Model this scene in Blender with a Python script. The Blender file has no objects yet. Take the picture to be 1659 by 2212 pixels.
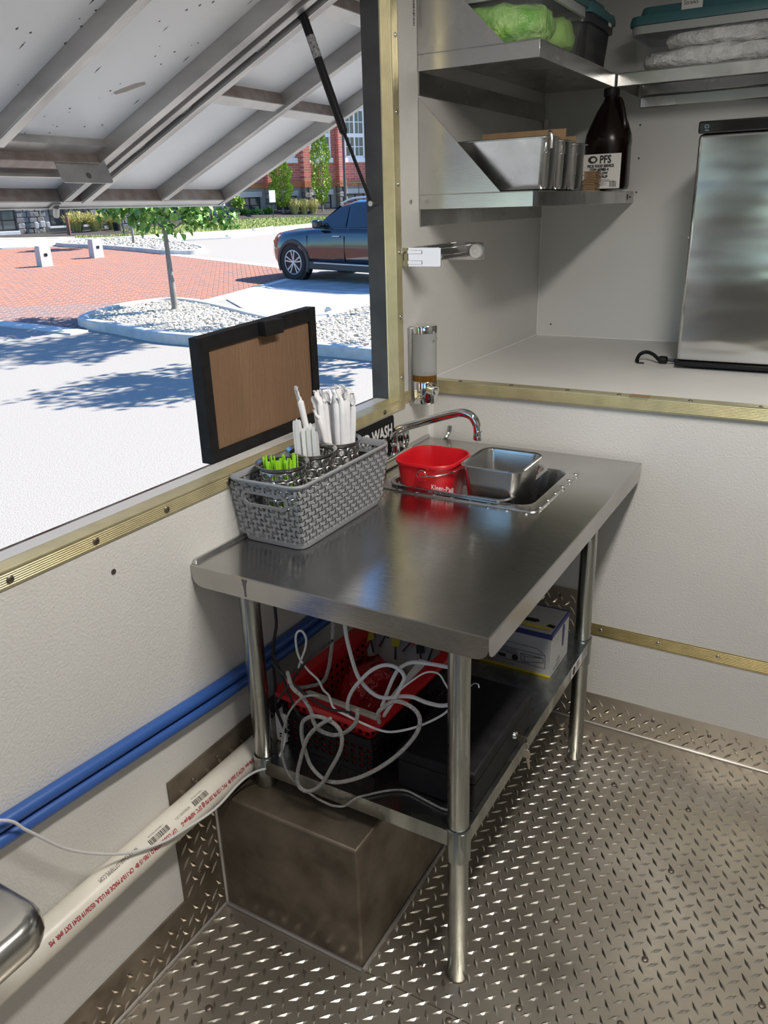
import bpy, bmesh, math, random
from math import sin, cos, pi, radians as R
from mathutils import Vector as V, Matrix as M
random.seed(7)
S = bpy.context.scene
COL = S.collection
# ---------------------------------------------------------------- camera
cam_d = bpy.data.cameras.new('camera'); cam = bpy.data.objects.new('camera', cam_d); COL.objects.link(cam)
cam_d.sensor_fit = 'HORIZONTAL'; cam_d.sensor_width = 36.0; cam_d.lens = 37.2494
cam_d.clip_start = 0.02; cam_d.clip_end = 500
_r = V((0.86668369, 0.49806891, -0.02804882)); _u = V((-0.15510354, 0.32247988, 0.93378242)); _b = V((0.47413318, -0.80494353, 0.35674031))
cam.matrix_world = M(((_r.x, _u.x, _b.x, 1.10183), (_r.y, _u.y, _b.y, -2.17095), (_r.z, _u.z, _b.z, 1.56114), (0, 0, 0, 1)))
S.camera = cam
# ---------------------------------------------------------------- sky, sun, exposure
S.view_settings.view_transform = 'Standard'; S.view_settings.look = 'None'
S.view_settings.gamma = 1.0; S.view_settings.use_curve_mapping = False
S.view_settings.exposure = 0.0
# ground outside is level with gravity; the trailer stands on a slight side slope, so the lot is tilted in trailer axes
GR = V((0.765215, 0.643775, 0.0)); GV = V((-0.643439, 0.764816, 0.032283)); GW = V((0.020783, -0.024703, 0.999479))
GO = V((1.056939, -2.117594, -0.597732))
GM = M(((GR.x, GV.x, GW.x, GO.x), (GR.y, GV.y, GW.y, GO.y), (GR.z, GV.z, GW.z, GO.z), (0, 0, 0, 1)))
SUN_EL = R(41); _sd = V((-0.975 * cos(SUN_EL), -0.222 * cos(SUN_EL), -sin(SUN_EL))).normalized()
sun_dir = (GM.to_3x3() @ _sd).normalized()
sun_d = bpy.data.lights.new('sun', 'SUN'); sun_d.energy = 15.0; sun_d.angle = R(0.53); sun_d.color = (1.0, 0.945, 0.86)
sun = bpy.data.objects.new('sun', sun_d); COL.objects.link(sun)
sun.rotation_euler = sun_dir.to_track_quat('-Z', 'Y').to_euler(); sun.location = (5, 10, 12)
W = bpy.data.worlds.new('sky'); S.world = W; W.use_nodes = True
wn = W.node_tree.nodes; wn.clear()
wo = wn.new('ShaderNodeOutputWorld'); bg = wn.new('ShaderNodeBackground'); sk = wn.new('ShaderNodeTexSky')
sk.sky_type = 'NISHITA'; sk.sun_disc = False; sk.sun_elevation = SUN_EL
sk.sun_rotation = math.atan2(-sun_dir.x, -sun_dir.y)
sk.air_density = 1.6; sk.dust_density = 0.3; sk.ozone_density = 3.0
bg.inputs['Strength'].default_value = 0.24
tint = wn.new('ShaderNodeMix'); tint.data_type = 'RGBA'; tint.blend_type = 'MULTIPLY'; tint.inputs[0].default_value = 1.0; tint.inputs[7].default_value = (.50, .80, 1.22, 1)
W.node_tree.links.new(sk.outputs[0], tint.inputs[6]); W.node_tree.links.new(tint.outputs[2], bg.inputs[0]); W.node_tree.links.new(bg.outputs[0], wo.inputs[0])
# ---------------------------------------------------------------- materials
def nt(name):
    m = bpy.data.materials.new(name); m.use_nodes = True
    t = m.node_tree; b = t.nodes['Principled BSDF']
    return m, t, b
def lk(t, a, b): t.links.new(a, b)
def pm(name, col, rough=0.5, metal=0.0, var=0.0, vscale=8.0, bump=0.0, bscale=200.0, stretch=None, rvar=0.0, col2=None, spec=None,
       trans=0.0, alpha=1.0, ior=None, coat=0.0, sss=0.0, kind='noise', detail=4.0, bdist=0.002, rnd=0.0, emis=None):
    m, t, b = nt(name); n = t.nodes
    b.inputs['Base Color'].default_value = (*col, 1); b.inputs['Roughness'].default_value = rough; b.inputs['Metallic'].default_value = metal
    if spec is not None: b.inputs['Specular IOR Level'].default_value = spec
    if trans: b.inputs['Transmission Weight'].default_value = trans
    if ior: b.inputs['IOR'].default_value = ior
    if coat: b.inputs['Coat Weight'].default_value = coat
    if alpha < 1: b.inputs['Alpha'].default_value = alpha
    if emis: b.inputs['Emission Color'].default_value = (*emis[0], 1); b.inputs['Emission Strength'].default_value = emis[1]
    tc = n.new('ShaderNodeTexCoord'); src = tc.outputs['Object']
    if stretch:
        mp = n.new('ShaderNodeMapping'); mp.inputs['Scale'].default_value = stretch; lk(t, src, mp.inputs[0]); src = mp.outputs[0]
    if var or rvar:
        nz = n.new('ShaderNodeTexNoise'); nz.inputs['Scale'].default_value = vscale; nz.inputs['Detail'].default_value = detail; lk(t, src, nz.inputs['Vector'])
        if var:
            mx = n.new('ShaderNodeMix'); mx.data_type = 'RGBA'
            c2 = col2 if col2 else tuple(c * (1 - var) for c in col); c1 = col if col2 else tuple(min(1, c * (1 + var * .5)) for c in col)
            mx.inputs[6].default_value = (*c1, 1); mx.inputs[7].default_value = (*c2, 1)
            rp = n.new('ShaderNodeValToRGB'); rp.color_ramp.elements[0].position = 0.35; rp.color_ramp.elements[1].position = 0.68
            lk(t, nz.outputs[0], rp.inputs[0]); lk(t, rp.outputs[0], mx.inputs[0]); lk(t, mx.outputs[2], b.inputs['Base Color'])
        if rvar:
            mr = n.new('ShaderNodeMapRange'); mr.inputs[1].default_value = 0.3; mr.inputs[2].default_value = 0.7
            mr.inputs[3].default_value = max(0.02, rough - rvar); mr.inputs[4].default_value = rough + rvar
            lk(t, nz.outputs[0], mr.inputs[0]); lk(t, mr.outputs[0], b.inputs['Roughness'])
    if rnd:
        g = n.new('ShaderNodeObjectInfo') if rnd > 0 else n.new('ShaderNodeNewGeometry')
        rp = n.new('ShaderNodeMix'); rp.data_type = 'RGBA'; rp.inputs[6].default_value = (*col, 1); rp.inputs[7].default_value = (*(col2 or tuple(c * .5 for c in col)), 1)
        lk(t, g.outputs['Random' if rnd > 0 else 'Random Per Island'], rp.inputs[0]); lk(t, rp.outputs[2], b.inputs['Base Color'])
    if bump:
        if kind == 'voronoi':
            bz = n.new('ShaderNodeTexVoronoi'); bz.inputs['Scale'].default_value = bscale; o = bz.outputs['Distance']
        elif kind == 'wave':
            bz = n.new('ShaderNodeTexWave'); bz.inputs['Scale'].default_value = bscale; bz.inputs['Distortion'].default_value = 2; bz.bands_direction = 'Y'; o = bz.outputs[1]
        else:
            bz = n.new('ShaderNodeTexNoise'); bz.inputs['Scale'].default_value = bscale; bz.inputs['Detail'].default_value = 3; o = bz.outputs[0]
        lk(t, src, bz.inputs['Vector'])
        bp = n.new('ShaderNodeBump'); bp.inputs['Strength'].default_value = bump; bp.inputs['Distance'].default_value = bdist
        lk(t, o, bp.inputs['Height']); lk(t, bp.outputs[0], b.inputs['Normal'])
    return m
def steel(name, col=(.55, .55, .54), rough=.3, axis=0, bump=.03, var=.12, vscale=6, rvar=.1):
    st = [1.0, 1.0, 1.0]; st[axis] = 0.03
    m = pm(name, col, rough, 1.0, var=var, vscale=vscale, rvar=rvar)
    t = m.node_tree; n = t.nodes; b = n['Principled BSDF']
    tc = n.new('ShaderNodeTexCoord'); mp = n.new('ShaderNodeMapping'); mp.inputs['Scale'].default_value = st
    nz = n.new('ShaderNodeTexNoise'); nz.inputs['Scale'].default_value = 700; bp = n.new('ShaderNodeBump')
    bp.inputs['Strength'].default_value = bump; bp.inputs['Distance'].default_value = .002
    lk(t, tc.outputs['Object'], mp.inputs[0]); lk(t, mp.outputs[0], nz.inputs['Vector']); lk(t, nz.outputs[0], bp.inputs['Height']); lk(t, bp.outputs[0], b.inputs['Normal'])
    return m
X = {}
X['frp'] = pm('white textured panel', (.70, .69, .66), .38, bump=.48, bscale=170, kind='noise', bdist=.003, var=.06, vscale=1.7)
X['white_smooth'] = pm('white smooth panel', (.70, .70, .68), .42, bump=.12, bscale=260, var=.04, vscale=2)
X['wall_dim'] = pm('unseen wall darkened against bounce', (.22, .215, .20), .5, var=.1, vscale=2)  # walls out of view, darkened to cut light bounced under the table
X['counter'] = pm('white counter laminate', (.72, .715, .69), .45, var=.05, vscale=3, bump=.06, bscale=220)
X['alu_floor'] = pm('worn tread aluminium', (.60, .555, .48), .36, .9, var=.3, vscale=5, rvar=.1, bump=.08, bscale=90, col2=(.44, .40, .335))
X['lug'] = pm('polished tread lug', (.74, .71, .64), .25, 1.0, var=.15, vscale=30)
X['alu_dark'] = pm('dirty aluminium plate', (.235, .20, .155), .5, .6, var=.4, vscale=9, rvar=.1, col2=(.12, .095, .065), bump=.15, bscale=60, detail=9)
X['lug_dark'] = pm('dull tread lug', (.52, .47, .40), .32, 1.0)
X['gold_lit'] = pm('gold aluminium paled for window light', (.74, .66, .40), .36, .75, var=.1, vscale=20)  # same gold as the low strip, window light put into the base colour
X['gold'] = pm('gold anodised aluminium', (.56, .46, .22), .33, .95, var=.12, vscale=20)
X['steel'] = steel('brushed stainless', (.56, .555, .54), .27, 1, rvar=.08)
X['steel_x'] = steel('brushed stainless across', (.58, .575, .56), .26, 0)
X['steel_top'] = steel('scratched stainless top', (.50, .49, .475), .15, 0, bump=.10, var=.15, vscale=4, rvar=.05)
X['galv'] = pm('galvanised tube', (.40, .42, .40), .27, 1.0, var=.3, vscale=18, rvar=.1, stretch=(1, 1, .25))
X['chrome'] = pm('chrome', (.78, .78, .78), .06, 1.0)
X['zinc'] = pm('zinc screw', (.55, .54, .5), .3, 1.0)
X['oldscrew'] = pm('grimy screw', (.22, .19, .16), .45, .9, var=.3, vscale=300)
X['black'] = pm('black plastic', (.010, .010, .011), .45, spec=.25)
X['blackm'] = pm('matte black paint', (.012, .012, .013), .6, var=.3, vscale=40, spec=.2)
X['dkgrey'] = pm('dark grey frame', (.05, .052, .055), .5, var=.3, vscale=12)
X['rust'] = pm('rusty brown steel', (.07, .038, .03), .85, .0, var=.5, vscale=14, col2=(.17, .15, .14))
X['white_pl'] = pm('white plastic', (.82, .82, .81), .4)
X['paper'] = pm('white paper wrap', (.86, .86, .88), .75, bump=.3, bscale=120)
X['green_pl'] = pm('lime green plastic', (.35, .72, .03), .35)
X['grey_pl'] = pm('grey plastic basket', (.27, .28, .295), .45)
X['red_pl'] = pm('red plastic', (.62, .012, .02), .33)
X['red_dk'] = pm('red tray plastic', (.55, .015, .02), .4)
X['blue_pipe'] = pm('blue pipe', (.035, .11, .38), .4)
X['pvc'] = pm('ivory drain pipe', (.80, .765, .67), .33, var=.08, vscale=14)
X['red_ink'] = pm('red print', (.42, .03, .06), .6)
X['black_ink'] = pm('black print', (.02, .02, .02), .6)
X['white_ink'] = pm('white print', (.85, .85, .85), .6)
X['cable_w'] = pm('white cable', (.66, .66, .66), .45)
X['cable_k'] = pm('black cable', (.01, .01, .011), .5)
X['braid'] = pm('braided grey cable', (.46, .45, .42), .6, bump=.5, bscale=260, kind='wave', var=.6, vscale=420, col2=(.16, .16, .16))
X['card'] = pm('brown cardboard', (.30, .19, .10), .8, var=.12, vscale=40)
X['caulk'] = pm('white caulk', (.8, .8, .78), .5)
X['lid'] = pm('teal plastic lid', (.05, .15, .17), .45)
X['clear'] = pm('clear plastic tub', (.86, .88, .88), .18, trans=.0, alpha=.10)
X['bag_clear'] = pm('crinkled clear film', (.92, .93, .93), .1, alpha=.20, bump=1.0, bscale=28, bdist=.02)
X['green_bag'] = pm('green lids', (.16, .42, .06), .35, var=.5, vscale=10, col2=(.40, .66, .18), bump=.8, bscale=40, bdist=.01)
X['white_bag'] = pm('bagged white paper', (.93, .93, .91), .35, var=.25, vscale=40, bump=1, bscale=60, bdist=.012)
X['jug'] = pm('dark syrup jug', (.008, .004, .003), .25, spec=.3)
X['label'] = pm('white label', (.72, .71, .68), .6)
X['boxw'] = pm('white printed carton', (.42, .42, .42), .6, var=.06, vscale=20)
X['boxblue'] = pm('blue carton print', (.03, .035, .15), .6)
X['boxyel'] = pm('yellow carton print', (.62, .5, .04), .6)
X['orange'] = pm('orange card', (.5, .12, .02), .6)
X['board'] = pm('brown corrugated board', (.215, .125, .070), .75, bump=1.0, bscale=150, stretch=(1, 1.0, .14), bdist=.004, var=.15, vscale=9)
X['awn'] = pm('white awning skin', (.90, .895, .87), .32, var=.05, vscale=2.5, bump=.05, bscale=3)
X['alu'] = pm('mill aluminium', (.50, .48, .455), .42, .75, var=.25, vscale=9, rvar=.1, stretch=(.3, 1, 1))
X['alu_l'] = pm('light aluminium', (.56, .545, .52), .42, .6, var=.15, vscale=9)
X['alu_b'] = pm('brown stained aluminium', (.25, .185, .155), .5, .5, var=.4, vscale=22, col2=(.36, .31, .28))
X['soot'] = pm('grime speck', (.09, .08, .08), .7)
X['smear'] = pm('tan smear', (.45, .38, .32), .6)
X['soap'] = pm('amber soap', (.32, .15, .02), .1, trans=.6, ior=1.4)
X['frost'] = pm('frosted soap bottle', (.46, .47, .46), .35, alpha=.62)
X['led'] = pm('ceiling light diffuser', (1, 1, 1), .5, emis=((1, .93, .84), 9.0))
# outdoors
X['asphalt'] = pm('asphalt', (.285, .268, .24), .9, var=.5, vscale=110, bump=.4, bscale=220, bdist=.006, detail=8)
X['concrete'] = pm('concrete', (.52, .505, .475), .85, var=.12, vscale=6, bump=.15, bscale=80)
X['curb'] = pm('curb concrete', (.50, .49, .46), .85, var=.15, vscale=7, bump=.2, bscale=60)
X['walk'] = pm('pale sidewalk', (.62, .60, .56), .85, var=.08, vscale=3)
X['brick1'] = pm('paving brick', (.24, .135, .11), .85, rnd=1, col2=(.19, .14, .13))
X['brickS'] = pm('paving bricks afar', (.31, .125, .075), .85, rnd=-1, col2=(.21, .125, .105))
X['joint'] = pm('paving joint sand', (.22, .15, .12), .95)
X['pebble'] = pm('pale pebbles', (.64, .59, .49), .75, rnd=-1, col2=(.38, .33, .26))
X['pebed'] = pm('pebble bed', (.34, .32, .28), .9)
X['bark'] = pm('grey bark', (.20, .185, .165), .9, var=.3, vscale=30, stretch=(1, 1, .3), bump=.4, bscale=60)
X['leaf'] = pm('leaf green', (.075, .19, .03), .5, rnd=-1, col2=(.17, .33, .05), sss=.1)
X['leaf1'] = pm('leaf green single', (.075, .19, .03), .5, rnd=1, col2=(.17, .33, .05))
X['hornbeam'] = pm('hornbeam green', (.07, .17, .02), .6, rnd=-1, col2=(.30, .42, .04))
X['oat'] = pm('golden grass', (.24, .27, .05), .7, rnd=-1, col2=(.50, .42, .17))
X['lawn'] = pm('lawn blades', (.17, .27, .05), .8, rnd=-1, col2=(.36, .36, .12))
X['soil'] = pm('dark mulch', (.035, .03, .028), .95, var=.4, vscale=12, bump=1, bscale=25, bdist=.03)
X['lawnbase'] = pm('lawn soil', (.17, .20, .06), .95, var=.3, vscale=3)
X['redbrick'] = pm('red brick wall', (.34, .085, .06), .85)
X['terra'] = pm('terracotta band', (.42, .16, .07), .8, var=.3, vscale=2)
X['stone'] = pm('grey stone block', (.30, .28, .26), .9, rnd=1, col2=(.16, .145, .135), bump=.5, bscale=8, bdist=.05)
X['stoneback'] = pm('mortar', (.36, .34, .31), .9)
X['sill'] = pm('white painted wood', (.72, .71, .69), .6)
X['glass'] = pm('window glass', (.06, .08, .075), .06, spec=.8)
X['winblack'] = pm('black window frame', (.012, .012, .014), .5)
X['carpaint'] = pm('black car paint', (.004, .006, .012), .08, coat=1.0, spec=.6)
X['carglass'] = pm('tinted car glass', (.01, .012, .018), .03, spec=1.0)
X['tire'] = pm('tyre rubber', (.018, .018, .018), .8)
X['cladding'] = pm('grey wheel arch plastic', (.045, .045, .045), .6)
X['rim'] = pm('silver alloy', (.55, .55, .57), .4, .5)
X['lamp_r'] = pm('headlamp', (.6, .6, .62), .15, coat=1)
X['amber'] = pm('amber lens', (.55, .16, .02), .2)
X['signw'] = pm('white sign', (.78, .78, .78), .5)
X['green_post'] = pm('dark green post', (.02, .05, .035), .5)
X['granite'] = pm('pale granite', (.50, .47, .44), .8, var=.2, vscale=30)
# bricks on the far facade: flat colour pattern with fine relief
def brick_mat():
    m, t, b = nt('far brickwork'); n = t.nodes
    tc = n.new('ShaderNodeTexCoord'); br = n.new('ShaderNodeTexBrick'); mp = n.new('ShaderNodeMapping'); mp.inputs['Rotation'].default_value = (R(90), 0, 0)
    br.inputs['Color1'].default_value = (.55, .15, .11, 1); br.inputs['Color2'].default_value = (.38, .11, .09, 1); br.inputs['Mortar'].default_value = (.50, .36, .30, 1)
    br.inputs['Scale'].default_value = 1.0; br.inputs['Mortar Size'].default_value = .012; br.inputs['Brick Width'].default_value = .42; br.inputs['Row Height'].default_value = .135
    lk(t, tc.outputs['Object'], mp.inputs[0]); lk(t, mp.outputs[0], br.inputs[0]); lk(t, br.outputs[0], b.inputs['Base Color']); b.inputs['Roughness'].default_value = .85
    return m
X['redbrick'] = brick_mat()
# ---------------------------------------------------------------- mesh builder
class B:
    def __init__(s): s.v = []; s.f = []; s.mi = []; s.c = 0
    def add(s, vs, fs):
        o = len(s.v); s.v += [tuple(p) for p in vs]; s.f += [[i + o for i in f] for f in fs]; s.mi += [s.c] * len(fs); return s
    def box(s, a, b):
        (x0, y0, z0), (x1, y1, z1) = a, b
        return s.hexa([(x0, y0, z0), (x1, y0, z0), (x1, y1, z0), (x0, y1, z0), (x0, y0, z1), (x1, y0, z1), (x1, y1, z1), (x0, y1, z1)])
    def hexa(s, p): return s.add(p, [(3, 2, 1, 0), (4, 5, 6, 7), (0, 1, 5, 4), (1, 2, 6, 5), (2, 3, 7, 6), (3, 0, 4, 7)])
    def loft(s, rings, cap0=True, cap1=True, closed=False):
        n = len(rings[0]); vs = [p for r in rings for p in r]; fs = []
        m = len(rings)
        for k in range(m if closed else m - 1):
            a = k * n; b = ((k + 1) % m) * n
            for i in range(n): fs.append((a + i, a + (i + 1) % n, b + (i + 1) % n, b + i))
        if not closed:
            if cap0: fs.append(tuple(range(n))[::-1])
            if cap1: fs.append(tuple(range((m - 1) * n, m * n)))
        return s.add(vs, fs)
    def cyl(s, p, q, r, r2=None, n=14, cap=True):
        p, q = V(p), V(q); d = (q - p).normalized(); a = d.orthogonal().normalized(); b = d.cross(a); r2 = r if r2 is None else r2
        ring = lambda c, rr: [c + a * cos(2 * pi * i / n) * rr + b * sin(2 * pi * i / n) * rr for i in range(n)]
        return s.loft([ring(p, r), ring(q, r2)], cap, cap)
    def tube(s, pts, r, n=8, sub=6, raw=False):
        P = [V(p) for p in pts]
        if not raw and len(P) > 2:
            Q = []
            for i in range(len(P) - 1):
                p0 = P[max(i - 1, 0)]; p1 = P[i]; p2 = P[i + 1]; p3 = P[min(i + 2, len(P) - 1)]
                for k in range(sub):
                    t = k / sub
                    Q.append(.5 * ((2 * p1) + (p2 - p0) * t + (2 * p0 - 5 * p1 + 4 * p2 - p3) * t * t + (3 * p1 - p0 - 3 * p2 + p3) * t ** 3))
            Q.append(P[-1]); P = Q
        rings = []; a = None
        for i, p in enumerate(P):
            d = (P[min(i + 1, len(P) - 1)] - P[max(i - 1, 0)]).normalized()
            a = d.orthogonal().normalized() if a is None else (a - d * a.dot(d)).normalized()
            b = d.cross(a); rr = r(i / (len(P) - 1)) if callable(r) else r
            rings.append([p + (a * cos(2 * pi * k / n) + b * sin(2 * pi * k / n)) * rr for k in range(n)])
        return s.loft(rings)
    def lathe(s, prof, c=(0, 0, 0), n=24, cap0=True, cap1=True):
        return s.loft([[(c[0] + r * cos(2 * pi * i / n), c[1] + r * sin(2 * pi * i / n), c[2] + z) for i in range(n)] for r, z in prof], cap0, cap1)
    def prism(s, poly, d0, d1, fn):
        return s.loft([[fn(p[0], p[1], d0) for p in poly], [fn(p[0], p[1], d1) for p in poly]])
    def quad(s, a, b, c, d): return s.add([a, b, c, d], [(0, 1, 2, 3)])
    def xf(s, m):
        s.v = [tuple(m @ V(p)) for p in s.v]; return s
def rr(cx, cy, w, h, r, z, seg=4):
    out = []
    for k, (sx, sy) in enumerate(((1, 1), (-1, 1), (-1, -1), (1, -1))):
        for i in range(seg + 1):
            a = (k + i / seg) * pi / 2
            out.append((cx + sx * (w / 2 - r) + r * cos(a), cy + sy * (h / 2 - r) + r * sin(a), z))
    return out
MW = {}
def mesh(name, b, mats, smooth=35):
    me = bpy.data.meshes.new(name); me.from_pydata(b.v, [], b.f)
    mats = mats if isinstance(mats, (list, tuple)) else [mats]
    for m in mats: me.materials.append(X[m] if isinstance(m, str) else m)
    if len(mats) > 1: me.polygons.foreach_set('material_index', b.mi)
    bm = bmesh.new(); bm.from_mesh(me); bmesh.ops.recalc_face_normals(bm, faces=bm.faces); bm.to_mesh(me); bm.free()
    if smooth:
        me.polygons.foreach_set('use_smooth', [True] * len(me.polygons)); me.set_sharp_from_angle(angle=R(smooth))
    me.update(); return me
def tag(o, label=None, cat=None, group=None, kind=None):
    if label: o['label'] = label
    if cat: o['category'] = cat
    if group: o['group'] = group
    if kind: o['kind'] = kind
    return o
def obj(name, b, mats, parent=None, bev=0, label=None, cat=None, group=None, kind=None, smooth=35, mw=None, seg=2):
    """b in world axes (or in mw's axes); parented so that it stays there"""
    me = b if isinstance(b, bpy.types.Mesh) else mesh(name, b, mats, smooth)
    o = bpy.data.objects.new(name, me); COL.objects.link(o)
    if mw is not None: o.matrix_world = mw
    MW[o.name] = mw.copy() if mw is not None else M.Identity(4)
    if parent:
        o.parent = parent; o.matrix_parent_inverse = MW[parent.name].inverted()
        if mw is not None: o.matrix_basis = mw
    if bev:
        md = o.modifiers.new('bevel', 'BEVEL'); md.width = bev; md.segments = seg; md.limit_method = 'ANGLE'; md.angle_limit = R(40)
    tag(o, label, cat, group, kind); return o
def thing(name, loc, label, cat, group=None, mw=None):
    o = bpy.data.objects.new(name, None); COL.objects.link(o); o.empty_display_size = .05
    m = M.Translation(loc) if mw is None else mw @ M.Translation(loc)
    o.matrix_world = m; MW[o.name] = m.copy(); return tag(o, label, cat, group)
def inst(src, name, m, parent=None, label=None, cat=None, group=None):
    """an individual that shares src's mesh, at world matrix m"""
    o = bpy.data.objects.new(name, src if isinstance(src, bpy.types.Mesh) else src.data); COL.objects.link(o)
    MW[o.name] = m.copy()
    if parent: o.parent = parent; o.matrix_parent_inverse = MW[parent.name].inverted(); o.matrix_basis = m
    else: o.matrix_world = m
    tag(o, label, cat, group); return o
def copy_tree(root, m, label, group=None):
    """copy a thing and its parts and sub-parts; m moves the original's world matrix"""
    c = root.copy(); COL.objects.link(c); nm = m @ MW[root.name]; c.matrix_world = nm; MW[c.name] = nm.copy(); c['label'] = label
    if group: c['group'] = group
    def rec(src, dst):
        for ch in [x for x in root_children.get(src.name, [])] or list(src.children):
            k = ch.copy(); COL.objects.link(k); k.parent = dst; MW[k.name] = m @ MW[ch.name]; rec(ch, k)
    rec(root, c); return c
root_children = {}
_dg = None
def text_mesh(txt, size, depth=0.0, align='LEFT', narrow=1.0):
    cu = bpy.data.curves.new('lettering', 'FONT'); cu.body = txt; cu.size = size; cu.align_x = align; cu.extrude = depth; cu.resolution_u = 2
    o = bpy.data.objects.new('lettering', cu); COL.objects.link(o)
    dg = bpy.context.evaluated_depsgraph_get(); dg.update(); me = bpy.data.meshes.new_from_object(o.evaluated_get(dg))
    bpy.data.objects.remove(o); bpy.data.curves.remove(cu)
    if narrow != 1:
        for v in me.vertices: v.co.x *= narrow
    return me
def text(name, txt, size, mat, parent, m, align='LEFT', narrow=1.0, fn=None, bold=0.0):
    me = text_mesh(txt, size, 0, align, narrow)
    if bold:
        bm = bmesh.new(); bm.from_mesh(me); me2 = bpy.data.meshes.new('l')
        for dx in (-bold, bold):
            for dy in (-bold, bold):
                bb = bm.copy()
                for v in bb.verts: v.co.x += dx; v.co.y += dy; v.co.z += (dx + dy * .5) * .02
                bb.to_mesh(me2); bm2 = bmesh.new(); bm2.from_mesh(me); bm2.from_mesh(me2); bm2.to_mesh(me); bm2.free(); bb.free()
        bm.free()
    if fn:
        bm = bmesh.new(); bm.from_mesh(me); bmesh.ops.triangulate(bm, faces=bm.faces); bmesh.ops.subdivide_edges(bm, edges=[e for e in bm.edges if e.calc_length() > size * .3], cuts=2, use_grid_fill=True); bm.to_mesh(me); bm.free()
        for v in me.vertices: v.co = fn(v.co.x, v.co.y)
    me.materials.append(X[mat]); o = bpy.data.objects.new(name, me); COL.objects.link(o)
    MW[o.name] = m.copy()
    if parent: o.parent = parent; o.matrix_parent_inverse = MW[parent.name].inverted(); o.matrix_basis = m
    else: o.matrix_world = m
    return o
def frame(o, ex, ey):
    ex, ey = V(ex).normalized(), V(ey).normalized(); ez = ex.cross(ey)
    return M(((ex.x, ey.x, ez.x, o[0]), (ex.y, ey.y, ez.y, o[1]), (ex.z, ey.z, ez.z, o[2]), (0, 0, 0, 1)))
def struct(name, b, mats, bev=0, parent=None, **k):
    o = obj(name, b, mats, parent, bev, **k)
    if not parent: o['kind'] = 'structure'
    return o
# raised tread lugs scattered in a checker of two diagonals over a rectangle of a plane
def lugs(b, o, ex, ey, w, h, cell=.040, L=.033, wd=.0085, ht=.0022, skip=None):
    o, ex, ey = V(o), V(ex), V(ey); ez = ex.cross(ey)
    for i in range(int(w / cell)):
        for j in range(int(h / cell)):
            for q, a in ((.25, R(45)), (.75, R(-56))):
                x, y = (i + q) * cell, (j + q) * cell
                if skip and skip(x, y): continue
                d = ex * cos(a) + ey * sin(a); p = ez.cross(d); c = o + ex * x + ey * y
                b.add([c - d * L / 2, c - p * wd / 2 - d * L * .06, c - p * wd / 2 + d * L * .06, c + d * L / 2, c + p * wd / 2 + d * L * .06, c + p * wd / 2 - d * L * .06, c + ez * ht + d * L * .20, c + ez * ht - d * L * .20],
                      [(0, 1, 7), (1, 2, 6, 7), (2, 3, 6), (3, 4, 6), (4, 5, 7, 6), (5, 0, 7)])
    return b
def screw(parent, p, nrm, r=.0055, mat='zinc', name='screw'):
    p, nrm = V(p), V(nrm); b = B(); q = nrm.to_track_quat('Z', 'Y').to_matrix().to_4x4()
    b.lathe([(r, 0), (r, .0008), (r * .8, .0022), (r * .42, .0027), (r * .4, .0015)], n=12); b.xf(M.Translation(p) @ q)
    return obj(name, b, mat, parent)
# ================================================================ TRAILER SHELL
ZC = 1.0663; D = .957; RX = 2.1; RY = -4.2; CZ = 2.32
b = B()
b.box((-.075, RY, -.05), (0, D + .03, 1.043)); b.box((-.075, -.198, 1.043), (0, D + .03, 2.13)); b.box((-.075, RY, 2.13), (0, D + .03, CZ)); b.box((-.075, RY, 1.043), (0, -3.3, 2.13))
wall_l = struct('wall_left', b, 'frp')
b = B(); b.box((0, 0, -.05), (RX, .03, ZC - .02)); wall_f = struct('wall_far', b, 'frp')
b = B(); b.box((0, D, ZC - .02), (RX, D + .03, CZ)); wall_n = struct('wall_niche', b, 'white_smooth')
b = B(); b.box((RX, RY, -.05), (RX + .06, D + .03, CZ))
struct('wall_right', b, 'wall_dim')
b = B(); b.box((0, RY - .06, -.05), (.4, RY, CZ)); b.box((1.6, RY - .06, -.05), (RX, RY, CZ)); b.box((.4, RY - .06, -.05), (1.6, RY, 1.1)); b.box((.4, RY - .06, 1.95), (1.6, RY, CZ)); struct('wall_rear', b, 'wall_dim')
b = B(); b.box((-.075, RY - .06, CZ), (RX + .06, D + .03, CZ + .05)); struct('ceiling', b, 'white_smooth')
b = B(); b.box((-.075, RY - .06, -.08), (RX + .06, D + .03, -.05)); b.box((0, RY, -.05), (RX, 0, -.003)); floor = struct('floor', b, 'alu_dark')
for y0, y1 in ((-1.113, -.0), (RY, -1.116)):
    b = B(); b.box((0, y0, -.003), (RX, y1, 0)); obj('tread_plate', b, 'alu_floor', floor)
b = lugs(B(), (0.01, -2.45, 0), (1, 0, 0), (0, 1, 0), 2.08, 2.43, skip=lambda x, y: x + .01 < .40 and y - 2.45 > -1.13)
obj('tread_lugs', b, 'lug', floor, kind='stuff', smooth=0)
for p in [(.714, -.261), (.919, -.268), (.718, -.506), (.922, -.51), (.72, -.789), (.923, -.793), (.722, -1.034), (1.158, -.788), (.394, -.85), (.202, -1.164), (.05, -1.278), (.151, -1.346), (.914, -.967), (.495, -1.042), (.606, -1.128), (.48, -1.156), (1.13, -.27), (1.13, -.52)]:
    screw(floor, (p[0], p[1], .001), (0, 0, 1), .0075, 'oldscrew')
b = B(); b.tube([(.39, -.006, .003), (RX, -.006, .003)], .0035, 6, raw=True); b.tube([(.007, RY, .003), (.007, -1.114, .003)], .0045, 6, raw=True); obj('weld_bead', b, 'alu', floor)
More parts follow.
